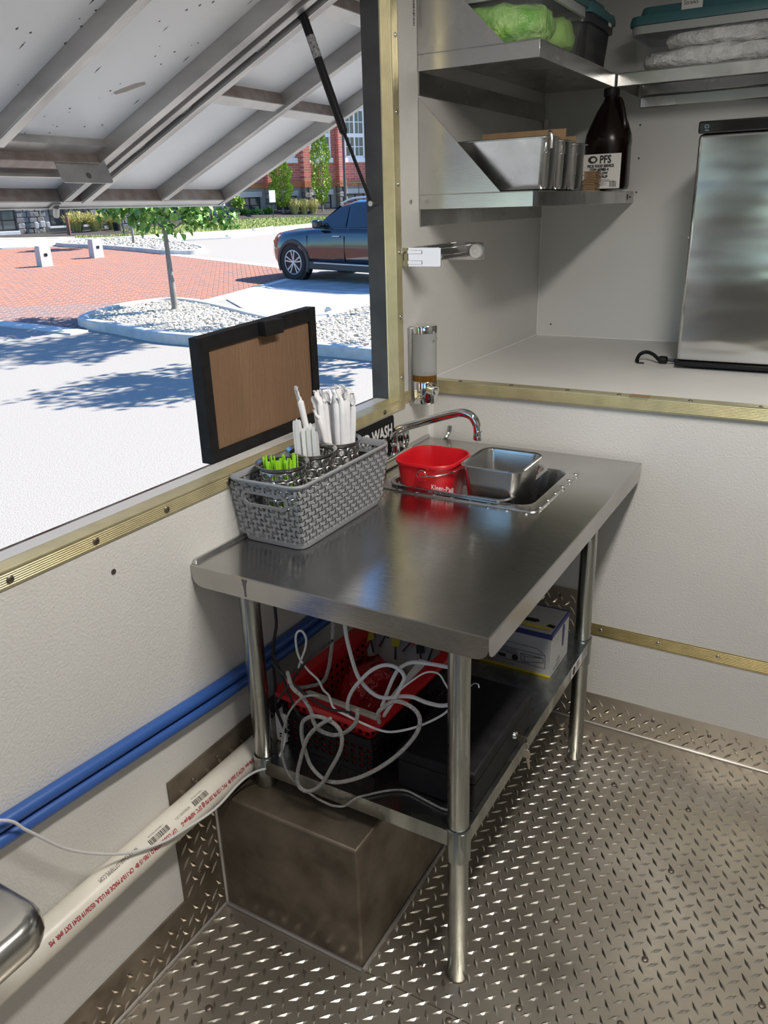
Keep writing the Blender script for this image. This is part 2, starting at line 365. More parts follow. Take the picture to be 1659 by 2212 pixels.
# diamond plate kick plates
b = B(); b.box((0, -.004, 0), (RX, 0, .11)); b.box((.004, -.004, .11), (.503, 0, .456)); kf = struct('baseboard_far', b, 'alu_floor')
b = lugs(B(), (.01, -.004, .008), (1, 0, 0), (0, 0, 1), 2.08, .10); lugs(b, (.02, -.004, .115), (1, 0, 0), (0, 0, 1), .48, .335); obj('tread_lugs', b, 'lug', kf, kind='stuff', smooth=0)
for p in [(.76, .07), (.923, .07), (1.1, .07), (.45, .43)]: screw(kf, (p[0], -.0045, p[1]), (0, -1, 0), .006, 'oldscrew')
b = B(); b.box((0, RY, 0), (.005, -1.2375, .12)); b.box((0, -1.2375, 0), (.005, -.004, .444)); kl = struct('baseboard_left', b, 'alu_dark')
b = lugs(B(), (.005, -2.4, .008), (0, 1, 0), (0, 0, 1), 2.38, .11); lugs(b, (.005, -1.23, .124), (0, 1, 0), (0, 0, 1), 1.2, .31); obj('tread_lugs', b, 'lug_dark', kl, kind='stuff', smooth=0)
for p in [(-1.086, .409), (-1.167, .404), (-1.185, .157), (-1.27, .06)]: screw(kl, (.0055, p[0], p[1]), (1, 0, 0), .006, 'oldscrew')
# counter in the nose of the trailer
b = B(); b.box((0, 0, ZC - .02), (RX, D, ZC)); ct = struct('trim_counter', b, 'counter')
b = B(); b.tube([(.003, .0, ZC + .002), (.003, D - .003, ZC + .002)], .0035, 6, raw=True); b.tube([(.003, D - .003, ZC), (.003, D - .003, CZ)], .0035, 6, raw=True); b.tube([(.003, D - .003, ZC + .002), (RX, D - .003, ZC + .002)], .003, 6, raw=True)
b.box((0, -.004, .46), (.012, 0, 1.03)); b.box((0, -.012, .46), (.004, 0, 1.03)); struct('trim_caulk', b, 'caulk')
# ridged gold edge strips: section (across, out) swept along a line
def ridged(b, o, along, across, out, length, width, n=7, th=.0035, dep=.0008):
    o, al, ac, ou = V(o), V(along), V(across), V(out); pr = [(0, 0), (0, th * .7)]
    for i in range(n):
        w0 = width * (.08 + .84 * i / n); w1 = width * (.08 + .84 * (i + 1) / n); d = w1 - w0
        pr += [(w0, th - dep), (w0 + d * .25, th), (w0 + d * .75, th), (w1, th - dep)]
    pr += [(width, th * .7), (width, 0)]
    return b.loft([[o + ac * p + ou * q for p, q in pr], [o + al * length + ac * p + ou * q for p, q in pr]])
b = ridged(B(), (.497, 0, .317), (1, 0, 0), (0, 0, 1), (0, -1, 0), RX - .497, .039); tr = struct('trim_1', b, 'gold', smooth=20)
for x in (.581, .75, .917, 1.085): screw(tr, (x, -.0035, .339), (0, -1, 0))
b = ridged(B(), (.0, -.009, 1.0305), (1, 0, 0), (0, 0, 1), (0, -1, 0), RX, .0365, n=8); b.box((0, -.0125, 1.0665), (RX, .022, 1.0685)); tr = struct('trim_2', b, 'gold_lit', smooth=20)
for x in (.106, .268, .436, .58, .766, .936): screw(tr, (x, -.004, 1.0685), (0, 0, 1), .006, 'oldscrew')
b = B(); b.box((.61, -.016, 1.0686), (.66, .012, 1.0705)); obj('torn_tape', b, 'card', tr)
b = ridged(B(), (0, -3.3, 1.0125), (0, 1, 0), (0, 0, 1), (1, 0, 0), 3.135, .0275, n=6); ridged(b, (.004, -3.3, 1.041), (0, 1, 0), (-1, 0, 0), (0, 0, 1), 3.102, .041, n=9)
tr = struct('trim_3', b, 'gold_lit', smooth=20)
for y in (-1.484, -1.311, -1.137, -.955, -.284, -.70, -.49, -1.66): screw(tr, (.0035, y, 1.0265), (1, 0, 0), .007, 'oldscrew')
b = ridged(B(), (0, -.1975, 1.013), (0, 0, 1), (0, 1, 0), (1, 0, 0), 1.12, .0315, n=4, dep=.0004); ridged(b, (.004, -.198, 1.044), (0, 0, 1), (-1, 0, 0), (0, -1, 0), 1.08, .036, n=11)
tr = struct('trim_4', b, 'gold_lit', smooth=20)
for z in (1.964, 1.791, 1.619, 1.448, 1.276, 1.105): screw(tr, (.0035, -.181, z), (1, 0, 0), .006)
b = ridged(B(), (0, -.166, 1.024), (0, 1, 0), (0, 0, 1), (1, 0, 0), .166, .0365, n=6); struct('trim_5', b, 'gold_lit', smooth=20)
# steel service-window frame
b = B(); b.box((-.085, -.2, 1.043), (-.032, -.193, 2.13)); wf = struct('window_1', b, 'dkgrey')
b = B(); b.box((-.085, -3.3, 1.03), (-.037, -.198, 1.0425)); obj('window_ledge', b, 'rust', wf)
# small holes and marks in the panels
b = B()
for x, z in ((.349, 1.809), (.353, 1.702), (.354, 1.59), (.058, 1.111)): b.cyl((x, D - .0006, z), (x, D, z), .0032, n=10)
obj('screw_hole', b, 'black_ink', wall_n)
b = B(); b.cyl((0, -1.2821, .9541), (.0012, -1.2821, .9541), .0055, n=12); obj('screw_hole', b, 'oldscrew', wall_l)
b = B(); b.cyl((0, -.109, 1.576), (.004, -.109, 1.576), .005, n=10); obj('screw_hole', b, 'zinc', wall_l)
# ceiling lights (the near one inferred from shadows, the rear one added)
def ceiling_light(x, y, e, L=.9, label=''):
    t = thing('ceiling_light', (x, y, CZ - .05), label, 'ceiling light', 'ceiling lights')
    b = B(); b.box((x - .09, y - L / 2 - .02, CZ - .03), (x + .09, y + L / 2 + .02, CZ)); obj('housing', b, 'white_pl', t)
    b = B(); b.box((x - .075, y - L / 2, CZ - .045), (x + .075, y + L / 2, CZ - .03)); obj('diffuser', b, 'led', t)
    ld = bpy.data.lights.new('light_tube', 'AREA'); ld.shape = 'RECTANGLE'; ld.size = .13; ld.size_y = L * .96; ld.energy = e; ld.color = (1, .95, .885)
    lo = bpy.data.objects.new('light_tube', ld); COL.objects.link(lo); lo.parent = t; lo.location = (0, 0, -.002)
ceiling_light(1.08, -1.15, 27, label='long white ceiling light nearest the work table')
ceiling_light(1.08, -3.0, 2.5, label='long white ceiling light added out of view behind the camera')  # added weak fill lamp, no such source is visible
# drain pipe, water lines, cable on the left wall
pv = thing('drain_pipe', (.045, -1.3, .372), 'ivory plastic drain pipe with red printing along the left wall', 'pipe')
b = B(); b.cyl((.0345, -2.6, .372), (.0345, -.45, .372), .0328, n=40); obj('pipe_body', b, 'pvc', pv)
def on_pipe(phi0):
    def fn(tx, ty):
        a = R(phi0) - ty / .033; return V((.0345 + .0331 * cos(a), -tx,   .372 + .0331 * sin(a)))
    return fn
def pipe_text(txt, y, phi, size, mat, length, bold=0.0):
    me = text_mesh(txt, size); w_ = max(v.co.x for v in me.vertices); f0 = on_pipe(phi)
    text('printing', txt, size, mat, pv, M.Identity(4), narrow=length / w_, fn=lambda tx, ty: f0(tx - y, ty), bold=bold)
pipe_text('NSF®-dwv  ASTM D 2665 ®•  PVC 1120 PR 330 PSI @ 23°C  NSF®-pw-G', -1.028, 33, .0125, 'red_ink', .240, bold=.0003)
pipe_text('U.P. CODE ASTM D 1785-15 ®•  CP-110-P MADE IN U.S.A. 05/26/19 02:41 EXT #4R  MS', -1.283, 33, .0125, 'red_ink', .311, bold=.0003)
pipe_text('INTERLEAVED 2 OF 5', -1.231, 60, .0075, 'black_ink', .042)
pipe_text('WWW.CHARLOTTEPIPE.COM', -1.370, 78, .0125, 'black_ink', .094)
for y0, L_ in ((-1.178, .042), (-1.294, .052)):
    b = B(); f0 = on_pipe(64); y = 0
    while y < L_:
        w = random.choice((.0007, .0012, .002)); [b.quad(f0(-y0 + y, h), f0(-y0 + y + w, h), f0(-y0 + y + w, h + .004), f0(-y0 + y, h + .004)) for h in (0, .004, .008)]; y += w + random.choice((.0008, .0013))
    obj('bar_code', b, 'black_ink', pv, smooth=0)
    pipe_text('7 80224 05116', y0 - .004, 76, .005, 'black_ink', L_ * .8)
for nm, z0, z1, lb in (('water_line', .634, .530, 'upper blue water pipe running along the left wall'), ('water_line', .604, .505, 'lower blue water pipe running along the left wall')):
    b = B(); b.tube([(.0135, -2.3, z0 + .05), (.0135, -1.62, z0), (.0135, -1.3, z0 - .027), (.0135, -.965, z0 - .052), (.0135, -.5, z0 - .06), (.0135, -.03, z0 - .065)], .0132, 14); tag(obj(nm, b, 'blue_pipe'), lb, 'pipe', 'blue water pipes')
b = B(); b.tube([(.04, -1.75, .75), (.035, -1.608, .657), (.035, -1.568, .603), (.038, -1.502, .507), (.052, -1.41, .426), (.071, -1.334, .397), (.0745, -1.28, .384), (.076, -1.184, .366), (.080, -1.105, .378), (.092, -1.064, .384), (.12, -1.03, .39), (.13, -1.00, .43), (.118, -.97, .47)], .0028, 8)
tag(obj('power_cable', b, 'cable_w'), 'thin white cable sagging across the ivory drain pipe', 'cable')
# wheel box
wb = thing('wheel_box', (.19, -.8, 0), 'dirty welded metal box on the floor under the table', 'box')
b = B(); b.box((.005, -1.1136, 0), (.389, -.42, .331)); obj('box_shell', b, 'alu_dark', wb, bev=.006)
b = B(); b.tube([(.01, -1.117, .004), (.39, -1.117, .004)], .005, 6, raw=True); b.tube([(.3925, -1.117, .004), (.3925, -.42, .004)], .005, 6, raw=True); b.tube([(.009, -1.116, .0), (.009, -1.116, .32)], .005, 6, raw=True); obj('weld_bead', b, 'alu', wb)
# ================================================================ WORK TABLE
TZ = .89; TX0, TX1, TY0, TY1 = -.0, .6607, -1.0914, -.0207
wt = thing('work_table', (.33, -.55, 0), 'stainless steel work table with a sink, against the left wall', 'table')
def perim(x0, x1, y0, y1):
    pts = []
    offs = [0, .004, .010, .018, .03]
    cs = [(x1, y1), (x0, y1), (x0, y0), (x1, y0)]
    for k in range(4):
        a = V(cs[k]); c = V(cs[(k + 1) % 4]); L = (c - a).length; d = (c - a) / L
        for o in offs: pts.append((a + d * o, o))
        for o in offs[:0:-1]: pts.append((c - d * o, o))
    return pts
b = B(); P = perim(TX0, TX1, TY0, TY1)
def ring_at(P, f, ins=0.0):
    cx, cy = (TX0 + TX1) / 2, (TY0 + TY1) / 2; out = []
    for p, o in P:
        x = p.x + (ins if p.x < cx else -ins) if True else 0; x = min(max(p.x, TX0 + ins), TX1 - ins); y = min(max(p.y, TY0 + ins), TY1 - ins)
        out.append((x, y, f(o)))
    return out
low = lambda o: .8435 + .024 * (1 - math.sqrt(max(0, 1 - (1 - min(o, .03) / .03) ** 2)))
hx0, hx1, hy0, hy1 = .112, .527, -.505, -.175
hole = []
n = len(P)
for p, o in P:
    fx = (p.x - TX0) / (TX1 - TX0); fy = (p.y - TY0) / (TY1 - TY0); hole.append((hx0 + fx * (hx1 - hx0), hy0 + fy * (hy1 - hy0), TZ))
b.loft([ring_at(P, low, .0015), ring_at(P, low), ring_at(P, lambda o: TZ - .002), ring_at(P, lambda o: TZ, .002), hole, [(x, y, z - .004) for x, y, z in hole]], False, False)
obj('tabletop', b, 'steel_top', wt, smooth=25)
b = B(); b.hexa([(.001, TY0 + .004, TZ), (.013, TY0 + .004, TZ), (.013, TY1, TZ), (.001, TY1, TZ), (.001, TY0 + .010, TZ + .008), (.007, TY0 + .012, TZ + .008), (.007, TY1, TZ + .008), (.001, TY1, TZ + .008)]); obj('raised_lip', b, 'steel_x', wt, bev=.001)
for x, y, z0 in ((.577, -1.0256, 0), (.577, -.1935, 0), (.092, -1.0256, .3325), (.092, -.1935, 0)):
    b = B(); b.lathe([(.0205, .002), (.0215, .004), (.0215, TZ - z0 - .006)], (x, y, z0), 28); lg = obj('leg', b, 'galv', wt)
    b = B(); b.lathe([(.0222, .332 - z0), (.0252, .332 - z0), (.0252, .408 - z0), (.0238, .411 - z0), (.0222, .411 - z0)], (x, y, z0), 28, False, False)
    b.box((x - .03, y + .018, .375), (x - .022, y + .03, .405)); obj('collar', b, 'galv', lg)
    b = B(); b.lathe([(.0, 0), (.022, 0), (.022, .0035), (.0, .0035)], (x, y, z0), 24); obj('foot', b, 'oldscrew', lg)
b = B(); b.box((.095, -1.046, .4045), (.598, -.17, .408)); b.box((.095, -1.046, .37), (.598, -1.044, .4045)); b.box((.596, -1.044, .37), (.598, -.17, .4045)); b.box((.095, -1.044, .37), (.097, -.17, .4045))
us = obj('undershelf', b, 'galv', wt)
b = B(); b.box((.5982, -.36, .372), (.5986, -.27, .406)); st = obj('maker_sticker', b, 'label', us)
b = B(); b.lathe([(.010, 0), (.012, 0), (.012, .0004), (.010, .0004)], n=16); b.xf(frame((.5987, -.338, .389), (0, 1, 0), (0, 0, 1)))
for k in range(5): b.box((.5986, -.318, .400 - k * .0055), (.5989, -.285 + random.uniform(-.012, .008), .402 - k * .0055))
obj('sticker_print', b, 'black_ink', st)
b = B()
for z in (.383, .397): b.lathe([(.006, 0), (.006, .003), (.003, .004)], n=8); 
b.xf(frame((.56, -.176, .39), (1, 0, 0), (0, 0, 1))); obj('bolt', b, 'zinc', us)
# drop-in sink
sk_ = thing('drop_in_sink', (.32, -.34, TZ), 'stainless drop-in sink set into the table top below the faucet', 'sink')
b = B(); cx, cy = (.104 + .537) / 2, (-.515 - .165) / 2
b.loft([rr(cx, cy, .433, .350, .018, TZ), rr(cx, cy, .430, .347, .018, TZ + .0035), rr(cx, cy, .424, .341, .018, TZ + .0042), rr(.3225, -.3325, .372, .298, .035, TZ + .003), rr(.3225, -.3325, .366, .292, .035, TZ - .004), rr(.3225, -.3325, .34, .27, .04, TZ - .14), rr(.3225, -.3325, .02, .02, .008, TZ - .145)], False, True); obj('basin', b, 'steel_x', sk_, smooth=50)
b = B()
for i in range(9):
    x = .125 + i * .048; b.lathe([(.006, .004), (.0055, .0055), (.002, .006)], (x, -.509, TZ), 8, False, True)
for i in range(6): b.lathe([(.006, .004), (.0055, .0055), (.002, .006)], (.531, -.475 + i * .055, TZ), 8, False, True)
obj('rim_dimple', b, 'steel_x', sk_, kind='stuff')
# shallow hotel pan laid in the sink
def pan(name, cx, cy, w, h, z0, z1, lip, label, cat='pan', mat='steel', r=.03, taper=.012, group=None, rot=0, dimple=False, loc=None):
    t = thing(name, (cx, cy, z0), label, cat, group); m = M.Translation((cx, cy, 0)) @ M.Rotation(rot, 4, 'Z') @ M.Translation((-cx, -cy, 0))
    b = B(); q = lambda k, z, rd: rr(cx, cy, w + k, h + k, rd, z, 6)
    b.loft([q(-2 * taper - .02, z0, r * .7), q(-2 * taper - .004, z0 + .003, r * .9), q(-2 * taper, z0 + .010, r), q(0, z1 - .012, r), q(.002, z1 - .003, r), q(2 * lip - .004, z1 - .001, r + lip), q(2 * lip, z1 - .003, r + lip), q(2 * lip, z1 - .0005, r + lip), q(2 * lip - .004, z1 + .001, r + lip), q(0, z1 - .001, r), q(-.004, z1 - .008, r), q(-2 * taper - .003, z0 + .012, r), q(-2 * taper - .01, z0 + .004, r * .8), q(-2 * taper - .03, z0 + .002, r * .6)])
    b.xf(m); obj('pan_body', b, mat, t, smooth=50); return t
pan('hotel_pan', .2925, -.345, .318, .292, TZ - .075, TZ + .013, .010, 'wide steel hotel pan laid in the sink under the red bucket', mat='steel_x')
pan('food_pan', .398, -.388, .148, .162, TZ - .066, .969, .009, 'deep square steel pan standing beside the red bucket', mat='steel', r=.022)
# red bucket
rb = thing('red_bucket', (.222, -.42, TZ - .066), 'red square plastic bucket with a wire handle in the sink', 'bucket'); cx, cy = .222, -.422; z0, z1 = TZ - .066, .966
b = B(); q = lambda k, z, rd: rr(cx, cy, .158 + k, .160 + k, rd, z, 7)
b.loft([q(-.05, z0, .03), q(-.034, z0 + .004, .038), q(-.006, z1 - .03, .044), q(0, z1 - .008, .046), q(.008, z1 - .008, .05), q(.010, z1 - .002, .05), q(.006, z1 + .001, .05), q(0, z1, .046), q(-.004, z1 - .006, .044), q(-.012, z1 - .035, .04), q(-.038, z0 + .008, .036), q(-.06, z0 + .005, .03)]); obj('bucket_body', b, 'red_pl', rb, smooth=50)
b = B(); pts = []
for i in range(15):
    a = pi + pi * i / 14; x = cx + .094 * cos(a) ; pts.append((cx + .012 + .085 * sin(a) * -1.0 * .98, cy + .0 + .092 * cos(a) * -1, z1 - .028 + .012 * sin(pi * i / 14)))
b.tube(pts, .0022, 8)
for sy in (-1, 1): b.tube([(cx + .012 + .013 * cos(a) , cy + sy * .086, z1 - .026 + .012 * sin(a)) for a in [k * 2 * pi / 12 for k in range(11)]], .0018, 6)
obj('wire_handle', b, 'chrome', rb)
for sy in (-1, 1):
    b = B(); b.box((cx + .002, cy + sy * .078, z1 - .040), (cx + .024, cy + sy * .088, z1 - .018)); obj('handle_lug', b, 'red_pl', rb, bev=.002)
text('printing', 'Kleen-Pail', .017, 'white_ink', rb, frame((cx + .032, cy - .0755, z1 - .062), (1, 0, 0), (0, .1, 1)), narrow=.9)
text('printing', 'Lunes  Mar  Mié', .006, 'white_ink', rb, frame((cx + .022, cy - .0735, z1 - .072), (1, 0, 0), (0, .1, 1)))
text('printing', 'No. 6', .008, 'white_ink', rb, frame((cx + .034, cy - .071, z1 - .098), (1, 0, 0), (0, .12, 1)))
# faucet
fa = thing('faucet', (.04, -.3, TZ + .004), 'chrome faucet with a long swing spout over the sink', 'faucet')
b = B(); b.box((.022, -.395, TZ), (.064, -.235, TZ + .034)); obj('faucet_base', b, 'chrome', fa, bev=.006, seg=3)
b = B(); b.tube([(.042, -.305, TZ + .03), (.041, -.305, .955), (.048, -.304, .978), (.072, -.302, .994), (.15, -.301, 1.023), (.222, -.3, 1.0475), (.25, -.3, 1.053), (.275, -.3, 1.046), (.289, -.3, 1.026), (.292, -.3, 1.005)], .0112, 18); b.lathe([(.016, 0), (.016, .02), (.012, .03)], (.042, -.305, TZ + .03), 18); sp = obj('spout', b, 'chrome', fa)
b = B(); b.lathe([(.0105, 0), (.0125, .002), (.0125, .018), (.0115, .022), (.0118, .024)], (.293, -.3, .984), 18); obj('aerator', b, 'chrome', sp)
for y in (-.375, -.25):
    b = B(); prof = []
    b.loft([[(.043 + (rad * (1 + .10 * cos(6 * a))) * cos(a), y + (rad * (1 + .10 * cos(6 * a))) * sin(a), TZ + .034 + z) for a in [2 * pi * k / 36 for k in range(36)]] for rad, z in ((.012, 0), (.014, .012), (.017, .018), (.0165, .045), (.012, .052), (.010, .053), (.009, .0545))]); obj('faucet_handle', b, 'chrome', fa, smooth=50)
# pipe strap on the far wall
b = B(); b.tube([(.0715, -.004, .928), (.0715, -.006, .915), (.069, -.010, .905), (.066, -.022, .893), (.060, -.020, .878), (.057, -.008, .868), (.052, -.004, .862)], .006, 8)
tag(obj('pipe_strap', b, 'galv'), 'bent metal pipe strap screwed to the far wall behind the sink', 'strap')
# drip stain on the table apron
b = B(); b.add([(.134, TY0 - .0002, .886), (.150, TY0 - .0002, .886), (.146, TY0 - .0002, .878), (.1435, TY0 - .0002, .86), (.1445, TY0 - .0002, .848), (.139, TY0 - .0002, .848), (.1385, TY0 - .0002, .865)], [tuple(range(7))]); obj('drip_stain', b, pm('dull drip stain', (.16, .15, .14), .45, .6), wt, smooth=0)
# hand wash sign
hs = thing('hand_wash_sign', (0, -.36, .97), 'black sign with white capitals stuck under the window trim', 'sign')
b = B(); b.prism([(p[0], p[1]) for p in rr(-.375, .9515, .285, .115, .010, 0)], .0002, .0022, lambda y, z, d: (d, y, z)); obj('sign_plate', b, 'blackm', hs)
text('lettering', 'HAND WASH', .047, 'white_ink', hs, frame((.0028, -.243, .9535), (0, 1, 0), (0, 0, 1)), align='RIGHT', narrow=.84, bold=.0012)
# soap dispenser
sd = thing('soap_dispenser', (.0, -.10, 1.02), 'chrome and frosted wall soap dispenser above the far sink corner', 'dispenser')
def oval(z, k=1.0, xo=0.0): return [(max(.0012, (.036 + .041 * cos(a) * k + xo)), -.106 + .033 * sin(a) * k, z) for a in [2 * pi * i / 28 for i in range(28)]]
b = B(); b.loft([oval(1.021, .93), oval(1.026, .99), oval(1.083, 1.0), oval(1.086, .96)]); obj('chrome_base', b, 'chrome', sd, smooth=40)
b = B(); b.loft([oval(1.1045, .95), oval(1.225, .95)], True, True); bo = obj('bottle', b, 'frost', sd)
b = B(); b.loft([oval(1.0862, .945), oval(1.1044, .945)]); obj('soap', b, 'soap', sd)
b = B(); b.loft([oval(1.225, .98), oval(1.243, 1.0), oval(1.2455, .97)]); obj('chrome_cap', b, 'chrome', sd, smooth=40)
b = B(); b.box((.001, -.139, 1.022), (.014, -.074, 1.243)); obj('back_plate', b, 'steel', sd, bev=.004)
b = B(); b.cyl((.066, -.128, 1.066), (.088, -.136, 1.064), .0165, .0155, 24); b.cyl((.088, -.136, 1.064), (.089, -.1364, 1.064), .012, .010, 24); obj('push_button', b, 'chrome', sd, bev=.0015)
b = B()
for i in range(6): b.box((.030, -.1415 - .0, 1.035 + i * .0055), (.046, -.137, 1.0375 + i * .0055))
obj('grip_rib', b, 'chrome', sd)
text('printing', '(ᴄʀᴇsᴛᴀ)' if False else 'Simplehuman'[:0] or 'c—mm', .012, 'white_ink', bo, frame((.0765, -.118, 1.207), (-.10, 1, 0), (0, 0, 1))) if False else None
b = B(); b.prism([(p[0], p[1]) for p in rr(-.112, 1.208, .026, .008, .004, 0)], .0762, .0768, lambda y, z, d: (d, y, z)); obj('embossed_badge', b, 'frost', bo)
# paper towel holder
ph = thing('towel_holder', (0, -.02, 1.43), 'empty chrome paper towel holder on the left wall', 'holder')
b = B(); b.box((0, -.166, 1.412), (.004, .135, 1.458)); b.box((.004, -.166, 1.424), (.010, .135, 1.446)); obj('wall_bar', b, 'chrome', ph, bev=.002)
for y, lab in ((-.166, 0), (.125, 1)):
    b = B(); b.prism([(p[0], p[1]) for p in rr(.062, 1.435, .118, .050, .006, 0)], y, y + .0022, lambda x, z, d: (x, d, z)); b.tube([(.006, y + .002, 1.412), (.012, y + .010, 1.412)], .003, 6, raw=True); ar = obj('arm', b, 'chrome', ph, bev=.0008)
    b = B()
    for z in (1.448, 1.421): b.prism([(p[0], p[1]) for p in rr(.042, z, .045, .010, .002, 0)], y - .0018, y, lambda x, z_, d: (x, d, z_))
    b.lathe([(.004, 0), (.002, .002)], n=10) if False else None
    obj('arm_rib', b, 'chrome', ar, bev=.001)
    b = B(); yy = y - .002 if lab else y + .003
    b.cyl((.098, yy, 1.435), (.098, yy - .010 if lab else yy + .010, 1.435), .021, .019, 24); b.cyl((.098, yy - .010 if lab else yy + .01, 1.435), (.098, yy - .0135 if lab else yy + .0135, 1.435), .010, .007, 16); obj('roll_plug', b, 'white_pl', ar)
# ================================================================ WICKER BASKET with cups
wk = thing('wicker_basket', (.09, -.77, TZ), 'grey woven-look plastic basket of straws and cutlery on the table', 'basket')
bx0, bx1, by0, by1 = .012, .171, -.932, -.604; tx0, tx1, ty0, ty1 = .004, .184, -.955, -.582; bz0, bz1 = TZ + .001, TZ + .149
def bask(u, z, side, off=0.0):
    f = (z - bz0) / (bz1 - bz0); x0 = bx0 + (tx0 - bx0) * f; x1 = bx1 + (tx1 - bx1) * f; y0 = by0 + (ty0 - by0) * f; y1 = by1 + (ty1 - by1) * f
    if side == 0: return V((x0 + (x1 - x0) * u, y0 - off, z))
    if side == 1: return V((x1 + off, y0 + (y1 - y0) * u, z))
    if side == 2: return V((x1 - (x1 - x0) * u, y1 + off, z))
    return V((x0 - off, y1 - (y1 - y0) * u, z))
b = B(); cxm, cym = .0915, -.768
b.loft([rr(cxm, cym, .159, .328, .022, bz0), rr(cxm, cym, .162, .331, .023, bz0 + .002), rr(cxm, cym, .164, .334, .023, bz0 + .014), rr(cxm, cym, .158, .328, .02, bz0 + .014), rr(cxm, cym, .154, .324, .02, bz0 + .003)], True, True); obj('basket_floor', b, 'grey_pl', wk)
b = B(); cxt, cyt = .094, -.7685
b.loft([rr(cxt, cyt, .178, .370, .026, bz1 - .012), rr(cxt, cyt, .180, .372, .026, bz1 - .005), rr(cxt, cyt, .192, .384, .03, bz1 - .004), rr(cxt, cyt, .194, .386, .03, bz1), rr(cxt, cyt, .188, .38, .028, bz1 + .003), rr(cxt, cyt, .180, .372, .026, bz1 + .001), rr(cxt, cyt, .173, .365, .024, bz1 - .012)], False, False, closed=True); obj('rim', b, 'grey_pl', wk, smooth=50)
rows = 9; zr = [bz0 + .024 + i * (bz1 - bz0 - .045) / (rows - 1) for i in range(rows)]
def slot(side, u, z): return side in (0, 2) and abs(u - .5) < .34 and bz1 - .062 < z < bz1 - .022
b = B()
for side in range(4):
    nv = 13 if side in (0, 2) else 27
    for i in range(nv):
        u = (i + .5) / nv; ww = .0031 / (.165 if side in (0, 2) else .34)
        segs = [(bz0 + .012, bz1 - .010)]
        if side in (0, 2) and abs(u - .5) < .32: segs = [(bz0 + .012, bz1 - .060), (bz1 - .024, bz1 - .010)]
        for za, zb in segs:
            rings = []
            m = max(2, int((zb - za) / .0035))
            for k in range(m + 1):
                z = za + (zb - za) * k / m; o = .0022 * sin(pi * ((z - zr[0]) / (zr[1] - zr[0])) + pi / 2 + pi * (i // 1))
                rings.append([bask(u - ww, z, side, o - .0008), bask(u + ww, z, side, o - .0008), bask(u + ww, z, side, o + .0009), bask(u - ww, z, side, o + .0009)])
            b.loft(rings)
    for r_, z in enumerate(zr):
        rings = []; m = nv * 4
        for k in range(m + 1):
            u = k / m
            if slot(side, u, z):
                if len(rings) > 1: b.loft(rings)
                rings = []; continue
            o = -.0026 * sin(pi * (u * nv - .5) + pi / 2 + pi * r_); h = .0036
            rings.append([bask(u, z - h, side, o - .0008), bask(u, z + h, side, o - .0008), bask(u, z + h * .9, side, o + .001), bask(u, z - h * .9, side, o + .001)])
        if len(rings) > 1: b.loft(rings)
obj('woven_side', b, 'grey_pl', wk, kind='stuff', smooth=30)
for side in (0, 2):
    b = B(); R0 = []; R1 = []; R2 = []; R3 = []
    for k in range(32):
        a = 2 * pi * k / 32; cu = .5 + (.24 if cos(a) > 0 else -.24) + .07 * cos(a); sz = sin(a)
        cu2 = .5 + (.24 if cos(a) > 0 else -.24) + .115 * cos(a)
        R0.append(bask(cu, bz1 - .042 + .012 * sz, side, .003)); R1.append(bask(cu2, bz1 - .042 + .0185 * sz, side, .0028)); R2.append(bask(cu2, bz1 - .042 + .0185 * sz, side, -.002)); R3.append(bask(cu, bz1 - .042 + .012 * sz, side, -.002))
    b.loft([R0, R1, R2, R3], closed=True); obj('handle_slot', b, 'grey_pl', wk)
def perf_cup(cx, cy, label):
    z0, z1 = bz0 + .005, bz0 + .165; t = thing('perforated_cup', (cx, cy, z0), label, 'cup', 'perforated steel cups in the basket')
    b = B(); rad = lambda z: .047 + .003 * (z - z0) / (z1 - z0)
    P = lambda a, z: (cx + rad(z) * cos(a), cy + rad(z) * sin(a), z)
    rows = 7; na = 12; dz = (z1 - .012 - z0 - .008) / rows; da = 2 * pi / na
    b.loft([[P(2 * pi * k / 24, z0) for k in range(24)], [P(2 * pi * k / 24, z0 + .008) for k in range(24)]], True, False)
    for r_ in range(rows):
        for k in range(na):
            a0 = (k + .5 * (r_ % 2)) * da; zc = z0 + .008 + (r_ + .5) * dz; ac = a0 + da / 2; hh = .0055
            out = [(a0 + da, zc), (a0 + da, zc + dz / 2), (ac, zc + dz / 2), (a0, zc + dz / 2), (a0, zc), (a0, zc - dz / 2), (ac, zc - dz / 2), (a0 + da, zc - dz / 2)]
            inn = [(ac + hh / .049 * cos(i * pi / 4), zc + hh * sin(i * pi / 4)) for i in range(8)]
            b.add([P(*p) for p in out] + [P(*p) for p in inn], [(i, (i + 1) % 8, 8 + (i + 1) % 8, 8 + i) for i in range(8)])
    rg = lambda z, dr: [(cx + (rad(z) + dr) * cos(2 * pi * k / 24), cy + (rad(z) + dr) * sin(2 * pi * k / 24), z) for k in range(24)]
    b.loft([rg(z1 - .012, 0), rg(z1 - .004, .0006), rg(z1 - .001, .006), rg(z1 + .0005, .009), rg(z1 - .0015, .0095)], False, False)
    o = obj('cup_body', b, 'steel', t, smooth=40); md = o.modifiers.new('wall', 'SOLIDIFY'); md.thickness = .0009
    return z0, z1
cups = [(.079, -.862), (.083, -.757), (.086, -.656)]
for (x, y), nm in zip(cups, ('nearest perforated steel cup, full of lime green stirrers', 'middle perforated steel cup, holding white plastic cutlery', 'farthest perforated steel cup, crowded with wrapped straws')): perf_cup(x, y, nm)
random.seed(11)
